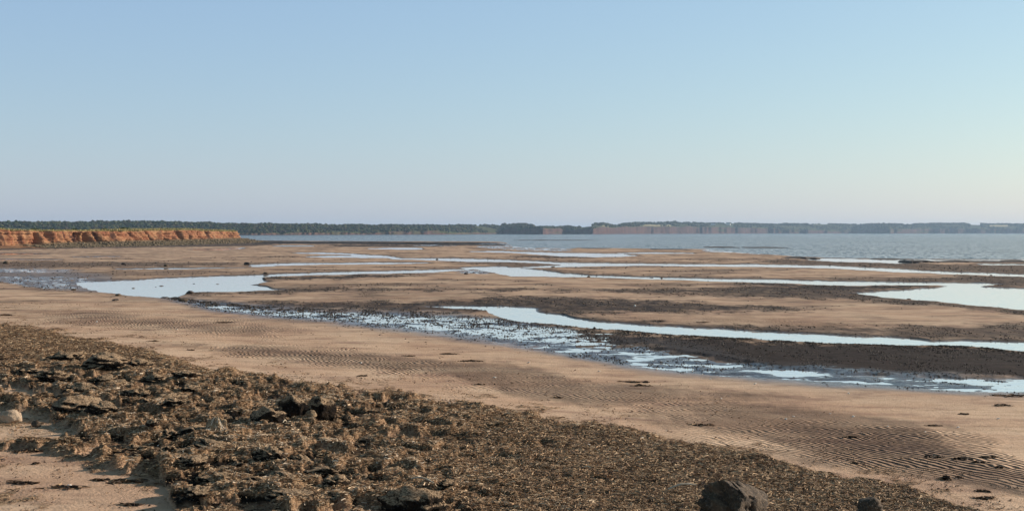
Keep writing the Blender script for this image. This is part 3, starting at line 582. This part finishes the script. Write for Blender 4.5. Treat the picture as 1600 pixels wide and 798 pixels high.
nbld = 9000; ii = RNG.choice(vi, nbld); rr = RNG.choice([5 + NR - 1, 5 + NR, 5 + NR + 1, 5 + NR + 2], nbld)
p = HPa[rr, ii] + np.c_[RNG.normal(0, .25, nbld), RNG.normal(0, .25, nbld), np.zeros(nbld)]
hgt = RNG.uniform(.14, .42, nbld) * (0.6 + 0.7 * (hu[ii] > 190)); an = RNG.uniform(0, 6.28, nbld); wdt = RNG.uniform(.04, .10, nbld)
V3 = np.stack([p + np.c_[np.cos(an) * wdt, np.sin(an) * wdt, 0 * an], p - np.c_[np.cos(an) * wdt, np.sin(an) * wdt, 0 * an], p + np.c_[RNG.normal(0, .08, nbld), RNG.normal(0, .08, nbld), hgt]], 1)
tc = np.array([[0.26, 0.24, 0.09], [0.46, 0.37, 0.18], [0.17, 0.18, 0.06], [0.55, 0.45, 0.25]])[RNG.integers(0, 4, nbld)]
o = mesh_obj('cliff_top_grass', V3.reshape(-1, 3), np.arange(nbld * 3).reshape(-1, 3), M_LEAF, smooth=False, attrs={'tint': np.repeat(tc, 3, 0)})
tag(o, 'dry yellow green grass along the red cliff top', 'grass', kind='stuff')
# bushes on the rim
def bush(u, wpx, hpx, label, setback=4.0):
    i = vi[np.argmin(np.abs(hu[vi] - u))]; c = HPa[5 + NR + 2, i]; sc = c[1] / F
    W, Hh = wpx * sc / 2, hpx * sc * 1.4; n = 26
    a = RNG.uniform(0, 6.28, n); q = np.sqrt(RNG.random(n)); pts = np.c_[np.cos(a) * q * W, np.sin(a) * q * W * .8, Hh * .45 * (1 - q * .5)]
    def tf(r, n, k): return np.repeat((np.array([[.05, .065, .028]]) * r.uniform(.6, 1.7, (n, 1)))[:, None], k, 1)
    v, f, t = blobs('', pts, np.full(n, W * .28), np.full(n, Hh * .45), 1, tf, None, int(u))
    r = bpy.data.objects.new('shrub', None); COL.objects.link(r); r.location = Vector(c.tolist()); tag(r, label, 'shrub')
    mesh_obj('foliage', v, f, M_LEAF, r, False, {'tint': t})
    sv, sf, _ = ribbons(np.array([[0, 0, Hh * .1], [W * .2, 0, Hh * .1], [-W * .2, 0, Hh * .1]]), np.ones(3), np.zeros(3), np.full(3, .3), np.full(3, .08), np.zeros(3), lift=np.full(3, .5))
    mesh_obj('stem', sv, sf, M_WOOD, r)
bush(110, 13, 3.2, 'widest dark shrub on the left half of the grassy cliff top')
bush(134, 7, 2.6, 'small dark shrub on the cliff top between two wider shrubs')
bush(170, 8, 3.4, 'dark rounded shrub on the cliff top above the black clefts')
bush(218, 8, 3.2, 'dark green shrub on the cliff top near the headland middle')
bush(243, 18, 4.0, 'broad green shrub spread low on the greener cliff top')
bush(318, 6, 3.0, 'small reddish green shrub where the cliff steps down near its point')
bush(347, 14, 2.4, 'flat dark shrub near the seaward end of the cliff top')
# rubble
def rock_verts(sub, seed, scale, rough=0.28, flat=0.0):
    v, f = ICO[sub]; v = v.copy()
    d = 1 + rough * n3(v, 1.3, seed) + rough * .5 * n3(v, 3.1, seed + 50) + (rough * .25 * n3(v, 7.5, seed + 90) if sub > 2 else 0)
    r = np.random.default_rng(seed)
    for _ in range(7):                                     # break planes
        nn = r.normal(size=3); nn /= np.linalg.norm(nn); c = r.uniform(.62, .9)
        s = (v * d[:, None]) @ nn; ex = np.clip(s - c, 0, None)
        vv = v * d[:, None] - nn * (ex * .85)[:, None]; d = np.linalg.norm(vv, axis=1) / 1.0; v = vv / np.maximum(d, 1e-6)[:, None]
    v = v * d[:, None]; v[:, 2] = np.where(v[:, 2] < -0.35, -0.35 + (v[:, 2] + .35) * .3, v[:, 2])
    return v * np.array(scale), f
def joined_rocks(name, centers, sizes, mat, sub=1, sq=0.6, seed=5, tints=None):
    vs, fs, ofs = [], [], 0; r = np.random.default_rng(seed); pool_ = [rock_verts(sub, 900 + k, (1, 1, sq)) for k in range(8)]
    for c, s in zip(centers, sizes):
        v, f = pool_[r.integers(8)]; a = r.uniform(0, 6.28); R = np.array([[math.cos(a), -math.sin(a), 0], [math.sin(a), math.cos(a), 0], [0, 0, 1]])
        vs.append((v * s) @ R.T + c); fs.append(f + ofs); ofs += len(v)
    return mesh_obj(name, np.concatenate(vs), np.concatenate(fs), mat, smooth=False)
n = 1500; ii = RNG.choice(vi[hu[vi] > 25], n); q = RNG.integers(0, 5, n); cc = HPa[q, ii] + np.c_[RNG.normal(0, .5, n), RNG.normal(0, .5, n), np.full(n, .05)]
M_RUB = rock_material('weedy_rubble', (0.10, 0.085, 0.05), (0.22, 0.165, 0.10), (0.30, 0.17, 0.10), 1.2, bumpd=.05)
o = joined_rocks('cliff_rubble', cc, RNG.uniform(.12, .55, n) * RNG.uniform(.5, 1, n), M_RUB); tag(o, 'weedy fallen rubble at the foot of the red cliff', 'rubble', kind='stuff')

# ------------------------------------------------------------------ weed band: strands of dried seaweed
W8 = np.clip(wrack, 0, 1) * (1 - 0.93 * sstep(0.35, 0.9, lump_amt) * sstep(0.45, 0.1, slab)) + loose * 0.30
cellw = (W8[:-1, :-1] * (np.diff(rows)[:, None] * np.diff(cols)[None, :]) * (YY[:-1, :-1] / 13.0)).copy()
cellw[:, (cols[:-1] < -150) | (cols[:-1] > 1750)] = 0; cellw[rows[:-1] > 900] = 0; cellw[rows[:-1] > 811] *= .2
cdf = np.cumsum(cellw.ravel()); cdf /= cdf[-1]
def pick(n, r):
    k = np.searchsorted(cdf, r.random(n)); iv, iu = np.divmod(k, cellw.shape[1]); a, b = r.random(n)[:, None], r.random(n)[:, None]
    return (co[iv, iu] * (1 - a) + co[iv, iu + 1] * a) * (1 - b) + (co[iv + 1, iu] * (1 - a) + co[iv + 1, iu + 1] * a) * b, iv, iu
PAL = np.array([[.040, .020, .011], [.17, .098, .052], [.38, .245, .138], [.52, .365, .220], [.66, .50, .33], [.78, .64, .48], [.050, .028, .018]])
def strands(name, n, seed, lmin, lmax, label, probs, wmul=1.0, arch=1.0, sg=2):
    r = np.random.default_rng(seed); p, iv, iu = pick(n, r)
    k = np.sqrt(p[:, 1] / 13.0); a = r.uniform(0, 2 * np.pi, n)
    L = r.uniform(lmin, lmax, n) * k; Wd = r.uniform(.006, .014, n) * k * wmul
    p[:, 2] += r.uniform(0.0, .025, n) * arch
    V, q, kk = ribbons(p, np.cos(a), np.sin(a), L, Wd, r.uniform(.0, .30, n) * L * arch, sg, lift=r.normal(0, .16, n) * L * arch, roll=r.normal(0, .45, n))
    # sunlit look painted in: straw-pale strands on drift crests, darker ones in shaded dips
    cz = lump[iv, iu] * lump_amt[iv, iu]; patch = noise2(p[:, 0] * 1.3, p[:, 1] * 1.3, 301)
    pr = np.array(probs); cum = np.cumsum(pr / pr.sum()); ci = np.searchsorted(cum, np.clip(r.random(n) * 0.9 + 0.12 * patch + np.clip(cz - .02, -.06, .12) * 2.2, 0, .9999))
    c = PAL[np.clip(ci, 0, 6)] * r.uniform(.75, 1.25, (n, 1))
    o = mesh_obj(name, V, q, M_STRAND, smooth=False, attrs={'tint': np.repeat(c, kk, 0)}); return tag(o, label, 'seaweed', kind='stuff')
strands('seaweed_litter', 120000, 11, .035, .095, 'brown dried seaweed strewn in a broad band along the beach', [.13, .22, .28, .22, .11, .03, .0], wmul=.6, arch=.6)
strands('seaweed_chaff', 190000, 12, .02, .05, 'fine broken seaweed chaff between the longer strands of the weed band', [.14, .22, .28, .22, .11, .02, .0], wmul=.65, arch=.4, sg=1)
# ------------------------------------------------------------------ things: rocks, weed clumps, shells, sticks
def rock(name, u, v, wpx, hpx, mat, label, cat='rock', seed=1, group=None, sub=4, depth=0.8, sink=.25, rough=.28, tilt=0):
    c = gat(u, v); s = c.y / F; W = wpx * s / 2; Hh = hpx * s
    vv, f = rock_verts(sub, seed, (W, W * depth, Hh / 1.25), rough)
    o = mesh_obj(name, vv + np.array([0, 0, Hh * .42 - sink * Hh * .3]), f, mat); o.location = c; o.rotation_euler = (0, tilt, random.uniform(-.3, .3))
    return tag(o, label, cat, group)
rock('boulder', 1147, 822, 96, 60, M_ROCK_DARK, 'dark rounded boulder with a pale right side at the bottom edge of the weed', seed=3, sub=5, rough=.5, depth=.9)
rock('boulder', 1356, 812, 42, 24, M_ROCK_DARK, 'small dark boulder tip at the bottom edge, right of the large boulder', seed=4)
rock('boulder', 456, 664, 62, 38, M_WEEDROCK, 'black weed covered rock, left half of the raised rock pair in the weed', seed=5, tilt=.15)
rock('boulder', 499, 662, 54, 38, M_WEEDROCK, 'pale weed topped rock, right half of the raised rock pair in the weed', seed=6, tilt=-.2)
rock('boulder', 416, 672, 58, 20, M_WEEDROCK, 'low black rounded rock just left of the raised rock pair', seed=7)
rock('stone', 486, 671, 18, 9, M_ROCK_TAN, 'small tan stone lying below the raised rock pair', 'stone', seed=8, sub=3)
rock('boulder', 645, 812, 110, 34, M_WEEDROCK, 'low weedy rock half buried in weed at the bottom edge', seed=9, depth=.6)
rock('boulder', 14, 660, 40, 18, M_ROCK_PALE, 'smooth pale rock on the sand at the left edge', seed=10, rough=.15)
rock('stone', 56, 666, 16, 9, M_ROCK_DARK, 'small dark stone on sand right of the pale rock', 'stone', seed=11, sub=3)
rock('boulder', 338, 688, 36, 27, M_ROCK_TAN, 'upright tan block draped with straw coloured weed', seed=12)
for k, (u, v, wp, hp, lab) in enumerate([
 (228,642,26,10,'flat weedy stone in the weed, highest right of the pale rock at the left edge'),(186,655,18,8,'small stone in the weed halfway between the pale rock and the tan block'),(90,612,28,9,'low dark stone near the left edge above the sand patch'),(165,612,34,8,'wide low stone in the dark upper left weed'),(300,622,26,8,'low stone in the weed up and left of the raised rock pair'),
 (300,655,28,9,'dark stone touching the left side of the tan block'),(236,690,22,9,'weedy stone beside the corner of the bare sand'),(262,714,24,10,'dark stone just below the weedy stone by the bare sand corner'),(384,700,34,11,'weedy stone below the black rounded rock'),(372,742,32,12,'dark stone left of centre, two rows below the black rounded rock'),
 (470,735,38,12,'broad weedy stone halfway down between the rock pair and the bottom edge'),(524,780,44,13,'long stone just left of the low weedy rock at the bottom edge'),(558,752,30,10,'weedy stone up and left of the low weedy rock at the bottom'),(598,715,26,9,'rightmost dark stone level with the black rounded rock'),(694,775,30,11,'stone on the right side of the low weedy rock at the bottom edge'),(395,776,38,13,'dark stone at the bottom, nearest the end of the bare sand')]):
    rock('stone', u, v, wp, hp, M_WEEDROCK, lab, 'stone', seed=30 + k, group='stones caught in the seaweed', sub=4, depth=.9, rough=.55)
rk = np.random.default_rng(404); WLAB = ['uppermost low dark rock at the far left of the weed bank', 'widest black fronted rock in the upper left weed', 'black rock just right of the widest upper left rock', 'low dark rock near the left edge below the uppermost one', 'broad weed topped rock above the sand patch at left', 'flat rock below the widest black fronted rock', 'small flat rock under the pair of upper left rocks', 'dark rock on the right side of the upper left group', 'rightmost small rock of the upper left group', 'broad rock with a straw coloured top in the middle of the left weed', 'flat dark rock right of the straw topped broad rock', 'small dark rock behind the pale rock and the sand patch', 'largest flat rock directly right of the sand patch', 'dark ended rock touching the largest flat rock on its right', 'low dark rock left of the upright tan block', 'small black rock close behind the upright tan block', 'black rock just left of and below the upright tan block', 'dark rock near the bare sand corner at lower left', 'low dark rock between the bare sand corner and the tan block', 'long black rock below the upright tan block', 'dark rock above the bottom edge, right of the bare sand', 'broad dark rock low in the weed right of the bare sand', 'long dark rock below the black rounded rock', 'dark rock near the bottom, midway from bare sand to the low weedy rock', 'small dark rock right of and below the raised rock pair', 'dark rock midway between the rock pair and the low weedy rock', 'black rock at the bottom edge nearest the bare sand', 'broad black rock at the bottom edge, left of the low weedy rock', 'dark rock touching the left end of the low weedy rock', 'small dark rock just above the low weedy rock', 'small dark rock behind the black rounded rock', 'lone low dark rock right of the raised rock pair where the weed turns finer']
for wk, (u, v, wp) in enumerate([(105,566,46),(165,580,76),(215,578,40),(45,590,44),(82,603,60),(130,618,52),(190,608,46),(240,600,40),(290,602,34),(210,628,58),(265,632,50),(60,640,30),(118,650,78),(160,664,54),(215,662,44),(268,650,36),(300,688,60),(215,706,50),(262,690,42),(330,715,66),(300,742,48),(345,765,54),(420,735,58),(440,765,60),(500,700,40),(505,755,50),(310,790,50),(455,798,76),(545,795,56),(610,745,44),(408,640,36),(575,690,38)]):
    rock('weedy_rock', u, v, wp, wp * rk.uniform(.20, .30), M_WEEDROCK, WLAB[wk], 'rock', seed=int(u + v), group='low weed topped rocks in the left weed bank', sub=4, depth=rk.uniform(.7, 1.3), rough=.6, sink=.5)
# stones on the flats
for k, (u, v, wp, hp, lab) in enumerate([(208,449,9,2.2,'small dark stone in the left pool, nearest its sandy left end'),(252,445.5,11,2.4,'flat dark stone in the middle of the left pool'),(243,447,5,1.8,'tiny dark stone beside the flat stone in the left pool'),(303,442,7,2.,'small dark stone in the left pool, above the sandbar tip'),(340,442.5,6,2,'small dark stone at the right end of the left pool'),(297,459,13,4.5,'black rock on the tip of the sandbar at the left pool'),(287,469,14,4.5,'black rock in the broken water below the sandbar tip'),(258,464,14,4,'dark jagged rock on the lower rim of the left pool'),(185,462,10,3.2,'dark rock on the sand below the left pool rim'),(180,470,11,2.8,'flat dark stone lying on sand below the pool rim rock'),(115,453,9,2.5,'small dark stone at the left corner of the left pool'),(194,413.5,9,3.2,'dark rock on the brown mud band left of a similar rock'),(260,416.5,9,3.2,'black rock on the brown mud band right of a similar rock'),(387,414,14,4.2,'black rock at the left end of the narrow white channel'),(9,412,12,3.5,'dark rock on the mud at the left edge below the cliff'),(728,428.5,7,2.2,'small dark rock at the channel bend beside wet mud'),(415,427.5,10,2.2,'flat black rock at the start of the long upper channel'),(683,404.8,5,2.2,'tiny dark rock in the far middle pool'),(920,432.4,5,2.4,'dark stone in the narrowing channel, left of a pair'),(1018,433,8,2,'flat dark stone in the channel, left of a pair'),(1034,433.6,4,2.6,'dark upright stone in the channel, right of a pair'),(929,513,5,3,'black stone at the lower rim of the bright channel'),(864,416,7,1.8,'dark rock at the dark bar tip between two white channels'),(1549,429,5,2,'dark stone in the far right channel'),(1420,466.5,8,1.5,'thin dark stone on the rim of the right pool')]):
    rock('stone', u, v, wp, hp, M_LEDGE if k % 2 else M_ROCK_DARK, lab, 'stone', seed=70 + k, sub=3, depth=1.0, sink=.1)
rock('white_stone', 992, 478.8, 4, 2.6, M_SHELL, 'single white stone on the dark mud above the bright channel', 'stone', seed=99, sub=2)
# reef ledges
def ledge(u0, u1, v, hpx, label, seed):
    n = int(max(24, (u1 - u0) / 2)); t = np.linspace(0, 1, n); u = u0 + (u1 - u0) * t
    env = np.clip(np.minimum(t, 1 - t) * 7, 0, 1) ** .7
    c0 = plane_pt(u, np.full(n, v + .0)); s = c0[:, 1] / F
    h = hpx * s * env * (.65 + .5 * noise2(t * n * .11, t * 0, seed)); h = np.maximum(h, .02)
    dep = s * 0 + np.clip(c0[:, 1] * .05, 3, 14) * (0.15 + env)
    R = []
    for q, hz in ((0, -.1), (.04, .55), (.12, .85), (.3, 1), (.55, .9), (.8, .7), (1, -.1)):
        nn = 1 + .25 * noise2(t * n * .3, t * 0 + q * 7, seed + 3)
        R.append(np.c_[c0[:, 0], c0[:, 1] + dep * q + .6 * noise2(t * n * .25, t * 0 + q, seed + 1), np.where(hz > 0, h * hz * nn, -.12)])
    cen = np.array([c0[n // 2, 0], c0[n // 2, 1], 0.0]); o = mesh_obj('rock_ledge', np.concatenate(R) - cen, grid_faces(7, n)[:, ::-1], M_LEDGE); o.location = Vector(cen.tolist())
    return tag(o, label, 'rock ledge')
ledge(392, 560, 379.4, 2.6, 'long black weedy ledge at the water line right of the cliff point', 1)
ledge(540, 735, 380, 2.4, 'long black ledge along the middle of the far water line', 2)
ledge(680, 792, 383.2, 2.2, 'dark red brown ledge tapering into shallow water at mid shore', 3)
ledge(505, 700, 385.6, 2.0, 'thin black weedy ledge in front of the far water line', 4)
ledge(800, 935, 375.6, 1.1, 'faint low ledge awash in the sea beyond the middle sandbar', 5)
ledge(1105, 1158, 387.0, 1.5, 'short black ledge in the shallows, left of a longer one', 6)
ledge(1166, 1236, 387.4, 1.4, 'long thin black ledge reaching into the sea', 7)
ledge(1018, 1082, 390.6, 1.9, 'dark red rocks on the edge of the middle sandbar', 8)
ledge(1232, 1284, 404.6, 3.4, 'low black rocks where the sandbar meets the sea', 9)
ledge(1372, 1428, 405.8, 1.2, 'thin black ledge in the shallows left of the big ledge', 10)
ledge(1426, 1474, 411.0, 4.4, 'blackest knobbly reef rock at the right shore', 11)
ledge(1470, 1660, 410.8, 3.6, 'broad brown weedy ledge running off the right edge', 12)
ledge(900, 960, 388.9, 1.1, 'dark thin ledge on the upper rim of the middle sandbar', 13)
# loose seaweed clumps on the sand
def clump(u, v, wpx, label, group=None, hp=3.0, n=60):
    c = gat(u, v); s = c.y / F; W = wpx * s * .42; r = np.random.default_rng(int(u * 7 + v))
    t = r.normal(0, .45, n); pos = np.c_[t * W, r.normal(0, .16, n) * max(W, .08) * 1.3, np.abs(r.normal(0, 1, n)) * hp * s * .16 * np.exp(-t * t)]
    a = r.normal(0, .7, n); L = np.minimum(r.uniform(.25, .8, n) * W, .16 * (c.y / 15) ** .5); pos[:, 1] += .5 * W * .3 * np.sin(pos[:, 0] / W * 3 + u)
    V, q, kk = ribbons(pos, np.cos(a), np.sin(a), L, r.uniform(.008, .020, n), r.uniform(0, .12, n) * L, 2, lift=r.normal(0, .06, n) * L, roll=r.normal(0, .7, n))
    o = mesh_obj('seaweed_clump', V, q, M_STRAND, smooth=False, attrs={'tint': np.repeat(PAL[r.choice([0, 0, 1, 1, 6, 2], n)] * .9, kk, 0)}); o.location = c + Vector((0, 0, .004))
    return tag(o, label, 'seaweed', group)
for u, v, wp, hp, lab in [(1461,714,30,5,'dark seaweed clump leading the row of four on the right sand'),(1506,717,34,5,'long seaweed clump, second in the row on the right sand'),(1545,715,32,4,'seaweed clump above the fourth in the row near the right edge'),(1530,722,24,3,'thin seaweed strand just under the row on the right sand'),(1562,730,16,3,'small seaweed wisp right of the row near the right edge'),(1458,665,26,4,'dark seaweed clump at the top of the rippled patch'),(1328,683,24,4,'dark seaweed clump lying on the ripples'),(1336,724,14,4,'small seaweed clump low on the ripples'),(1536,767,26,4,'dark seaweed clump on the sand below the ripples'),(1538,778,44,3,'long thin seaweed drift low near the right corner'),(1474,748,32,9,'loose brown seaweed tuft where the ripples meet the weed band'),(1497,746,14,6,'small dark seaweed knot beside the brown tuft'),(1506,647,24,3,'thin seaweed wisp high on the right sand'),(1575,618,70,5,'broad dark seaweed drift at the right end of the wet streaks'),(1564,634,34,5,'brown seaweed drift below the broad one at the right edge'),(990,597,46,4,'long seaweed streak above the dark band in mid beach'),(1000,603,36,3,'seaweed streak just under the long one in mid beach'),(869,621,26,3,'flat dark seaweed wisp on the damp mid beach'),(1099,665,40,4,'dark seaweed streak left of the rippled patch'),(699,553,34,3,'dark seaweed streak on the smooth sand, upper one of two'),(736,564,42,3,'dark seaweed streak on the smooth sand, lower right of two'),(640,556,22,2.5,'faint seaweed wisp left of the two streaks'),(749,601,20,3,'small seaweed wisp on the grey damp sand'),(564,587,20,3,'seaweed wisp above the weed band edge, left of middle'),(549,625,30,3,'dark seaweed wisp on the weed band edge'),(35,754,60,8,'long black seaweed clump on the bare sand at lower left'),(104,761,64,9,'brown seaweed clump holding a white shell on the bare sand'),(57,724,14,5,'tiny dark seaweed clump on the bare sand at left'),(205,788,44,4,'seaweed strand at the bottom of the bare sand'),(155,749,34,4,'seaweed strand reaching into the bare sand from the weed band'),(195,752,70,7,'reddish brown seaweed fringe along the bare sand'),(10,564,44,10,'black seaweed tangle at the left edge of the weed band'),(8,493,34,6,'dark seaweed heap on the sand at far left'),(298,547,14,3,'small dark seaweed clump above the weed band at left'),(240,533,20,3,'thin dark seaweed wisp on the sand at left'),(44,706,50,9,'large black seaweed heap where bare sand meets the weed'),(350,504,34,2,'thin dark wisp on the grey rippled sand at left'),(905,497,30,1.5,'dark wisp on the rippled bar above the bright channel'),(1028,501,22,2,'dark seaweed bit on the rippled bar, left one'),(1100,504,24,2,'dark seaweed bit on the rippled bar, right one')]:
    clump(u, v, wp, lab, hp=hp)
# crumbs of weed and grit thrown over the sand above the weed band
n = 3800; r = np.random.default_rng(77); uu = r.uniform(-60, 1660, n * 4); edge = np.interp(uu, [q[0] for q in WRACK_TOP], [q[1] for q in WRACK_TOP]); vv_ = edge - np.abs(r.normal(0, 1, n * 4)) * 42 + 4
vv_[::7] = r.uniform(703, 800, len(vv_[::7])); uu[::7] = r.uniform(-40, 300, len(vv_[::7]))
den = noise2(uu * .012, vv_ * .06, 95) + .6 * noise2(uu * .05, vv_ * .3, 96); sel = np.where((den > .12) & (vv_ > 470))[0][:n]; p = ground_at(uu[sel], vv_[sel]); n = len(p); a = r.normal(0, .8, n); k_ = np.sqrt(p[:, 1] / 15); L = r.uniform(.012, .05, n) * k_
V, q, kk = ribbons(p + [0, 0, .004], np.cos(a), np.sin(a), L, r.uniform(.005, .014, n) * k_, r.uniform(.1, .35, n) * L, 2, roll=r.normal(0, .3, n))
tag(mesh_obj('seaweed_crumbs', V, q, M_STRAND, smooth=False, attrs={'tint': np.repeat(PAL[r.choice([0, 1, 1, 2, 2, 6], n)], kk, 0)}), 'scattered dark crumbs of seaweed over the bare sand', 'seaweed', kind='stuff')
# shells
SH = [(1240,651),(1228,655),(1297,647),(1333,651),(1387,666),(1446,675),(1497,668),(1326,615),(1025,577),(1097,585),(1081,578),(1110,592),(1127,623),(1003,691),(920,704),(1031,695),(826,567),(936,581),(564,568),(766,680),(658,674),(702,633),(773,590),(151,503),(276,515),(254,698),(247,701),(265,600),(187,655),(108,759),(640,520),(1560,655),(1180,600)]
sv, sf = ICO[2]; sv = sv.copy(); sv = sv[:, :] * np.array([1, .75, .45]); sv[:, 2] = np.maximum(sv[:, 2], -.05); sv += 0.06 * np.sin(9 * np.arctan2(sv[:, 1], sv[:, 0]))[:, None] * np.array([.3, .3, .3])
shell0 = mesh_obj('shell', sv, sf, M_SHELL)
for k, (u, v) in enumerate(SH):
    o = shell0 if k == 0 else shell0.copy()
    if k: COL.objects.link(o)
    c = gat(u, v); s = c.y / F; o.location = c + Vector((0, 0, .01)); sc = s * random.uniform(1.7, 2.9) * (1.6 if (u, v) in ((1003,691),(108,759),(254,698)) else 1); o.scale = (sc, sc, sc); o.rotation_euler = (random.uniform(-.3, .3), random.uniform(-.3, .3), random.uniform(0, 6))
    on = 'weed band' if v > np.interp(u, [q[0] for q in WRACK_TOP], [q[1] for q in WRACK_TOP]) else 'grey rippled sand' if (u > 1150 and v > 635) else 'sand close under the wet streaks' if (u > 1000 and v < 620) else 'smooth sand above the weed band'
    tag(o, 'small white shell lying on the ' + on, 'shell', 'white shells scattered over the beach')
# sticks
def stick(u, v, lpx, ang, label, wpx=2.2):
    c = gat(u, v); s = c.y / F; L = lpx * s; R = wpx * s / 2; n = 10; vs = []
    for k in range(n):
        t = k / (n - 1) - .5; rr = R * (1 - .5 * abs(t)) * (1 + .15 * math.sin(k * 2.1)); 
        for j in range(7): a = j / 7 * 6.283; vs.append((t * L, math.cos(a) * rr + .04 * L * math.sin(3 * t), math.sin(a) * rr + .02 * math.cos(4 * t)))
    fs = [(k * 7 + j, k * 7 + (j + 1) % 7, (k + 1) * 7 + (j + 1) % 7, (k + 1) * 7 + j) for k in range(n - 1) for j in range(7)]
    o = mesh_obj('driftwood_stick', vs, fs, M_WOOD); o.location = c + Vector((0, 0, .05)); o.rotation_euler = (0, random.uniform(-.15, .15), ang); tag(o, label, 'stick')
stick(424, 632, 18, .15, 'pale driftwood stick above the raised rock pair')
stick(445, 683, 16, 1.25, 'pale driftwood stick slanting below the raised rock pair')
stick(1066, 776, 46, .1, 'bleached stick lying in the weed left of the large boulder', 4)
stick(660, 776, 40, -.5, 'pale stick across the low weedy rock at the bottom edge', 3)
# straw draped over the tan block
c = gat(338, 688); s = c.y / F; n = 260; r = np.random.default_rng(5); a = r.uniform(0, 6.28, n); q = r.random(n)
pos = np.c_[np.cos(a) * 17 * s * (.6 + .45 * q), np.sin(a) * 14 * s * (.6 + .45 * q), 26 * s * (1 - .8 * q)] 
V, qf, kk = ribbons(pos, np.cos(a), np.sin(a), np.full(n, .09), np.full(n, .008), np.full(n, .01), 2, lift=np.full(n, -.10), roll=r.normal(0, .5, n))
o = mesh_obj('seaweed_clump', V, qf, M_STRAND, smooth=False, attrs={'tint': np.repeat(PAL[r.choice([3, 4, 5], n)], kk, 0)}); o.location = c; tag(o, 'straw coloured weed draped over the upright tan block', 'seaweed')
# small dark weed tufts standing in the films of water
n = 11000; r = np.random.default_rng(21); uu = r.uniform(262, 1640, n * 3); kx = interp([(262,464),(300,468),(400,479),(500,483),(600,486),(700,489),(760,494),(800,500),(888,508),(1000,517),(1100,524),(1200,530),(1439,538),(1640,549)], uu)
wdt = interp([(262,4),(400,12),(600,24),(760,32),(900,24),(1000,10),(1200,7),(1640,6)], uu); vv_ = kx + np.abs(r.normal(0, .5, n * 3)) * wdt - 1
den = noise2(uu * .03, vv_ * .3, 93) + .5 * noise2(uu * .12, vv_ * .9, 94); sel = np.where(den > -.1)[0][:n]; p = ground_at(uu[sel], vv_[sel]); n = len(p); p[:, 2] = np.maximum(p[:, 2], -.01)
cw2 = (sstep(.3, .8, dark) * (up <= 8) * (pool < -1) * (VV > 400) * sstep(-.25, .25, dn1))[:-1, :-1] * np.diff(rows)[:, None] * np.diff(cols)[None, :]
cw2[:, (cols[:-1] < -100) | (cols[:-1] > 1700)] = 0; c2 = np.cumsum(cw2.ravel()); k2 = np.searchsorted(c2 / c2[-1], r.random(11000)); iv2, iu2 = np.divmod(k2, cw2.shape[1])
p2 = co[iv2, iu2] + (co[iv2 + 1, iu2 + 1] - co[iv2, iu2]) * r.random((11000, 1)); p = np.concatenate([p, p2]); n = len(p)
an = r.uniform(0, 6.28, n); sz = r.uniform(.4, 1.3, n) * p[:, 1] / F * 1.6; hh = r.uniform(.5, 1.6, n) * p[:, 1] / F * 1.0
dx = np.c_[np.cos(an) * sz, np.sin(an) * sz, 0 * an]; dy = np.c_[-np.sin(an) * sz, np.cos(an) * sz, 0 * an]; tp = p + np.c_[r.normal(0, .3, n) * sz, r.normal(0, .3, n) * sz, hh]
V = np.stack([p - dx, p + dx * .5 - dy, p + dx * .5 + dy, tp], 1).reshape(-1, 3); b_ = (np.arange(n) * 4)[:, None]
Fc = np.concatenate([b_ + np.array(q) for q in ((0, 1, 3), (1, 2, 3), (2, 0, 3))], 0)
tanok = (np.arange(n) > n - 11001) & (p[:, 1] > 47)
tc = np.array([[.020, .017, .017], [.034, .028, .024], [.06, .045, .034], [.24, .165, .105]])[r.integers(0, 4, n) * tanok + r.integers(0, 3, n) * ~tanok]
o = mesh_obj('weed_tufts', V, Fc, M_STRAND, smooth=False, attrs={'tint': np.repeat(tc, 4, 0)}); tag(o, 'small dark weed tufts standing in the shallow broken water', 'seaweed', kind='stuff')

# ------------------------------------------------------------------ haze over the bay
m = bpy.data.materials.new('sea_haze'); m.use_nodes = True; t = m.node_tree; t.nodes.remove(t.nodes['Principled BSDF'])
pv = t.nodes.new('ShaderNodeVolumePrincipled'); pv.inputs['Density'].default_value = 0.000095; pv.inputs['Color'].default_value = (0.52, 0.74, 1.0, 1); pv.inputs['Anisotropy'].default_value = 0.2
t.links.new(pv.outputs[0], t.nodes['Material Output'].inputs['Volume'])
X, Yn, Yf, zl, zh = 12000, -1500, 60000, -8, 60
vs = [(-X, Yn, zl), (X, Yn, zl), (X, Yf, zl), (-X, Yf, zl), (-X, Yn, zh), (X, Yn, zh), (X, Yf, zh), (-X, Yf, zh)]
o = mesh_obj('haze', vs, [(0, 3, 2, 1), (4, 5, 6, 7), (0, 1, 5, 4), (1, 2, 6, 5), (2, 3, 7, 6), (3, 0, 4, 7)], m, smooth=False); tag(o, 'thin pale haze over the bay', 'haze', kind='stuff')
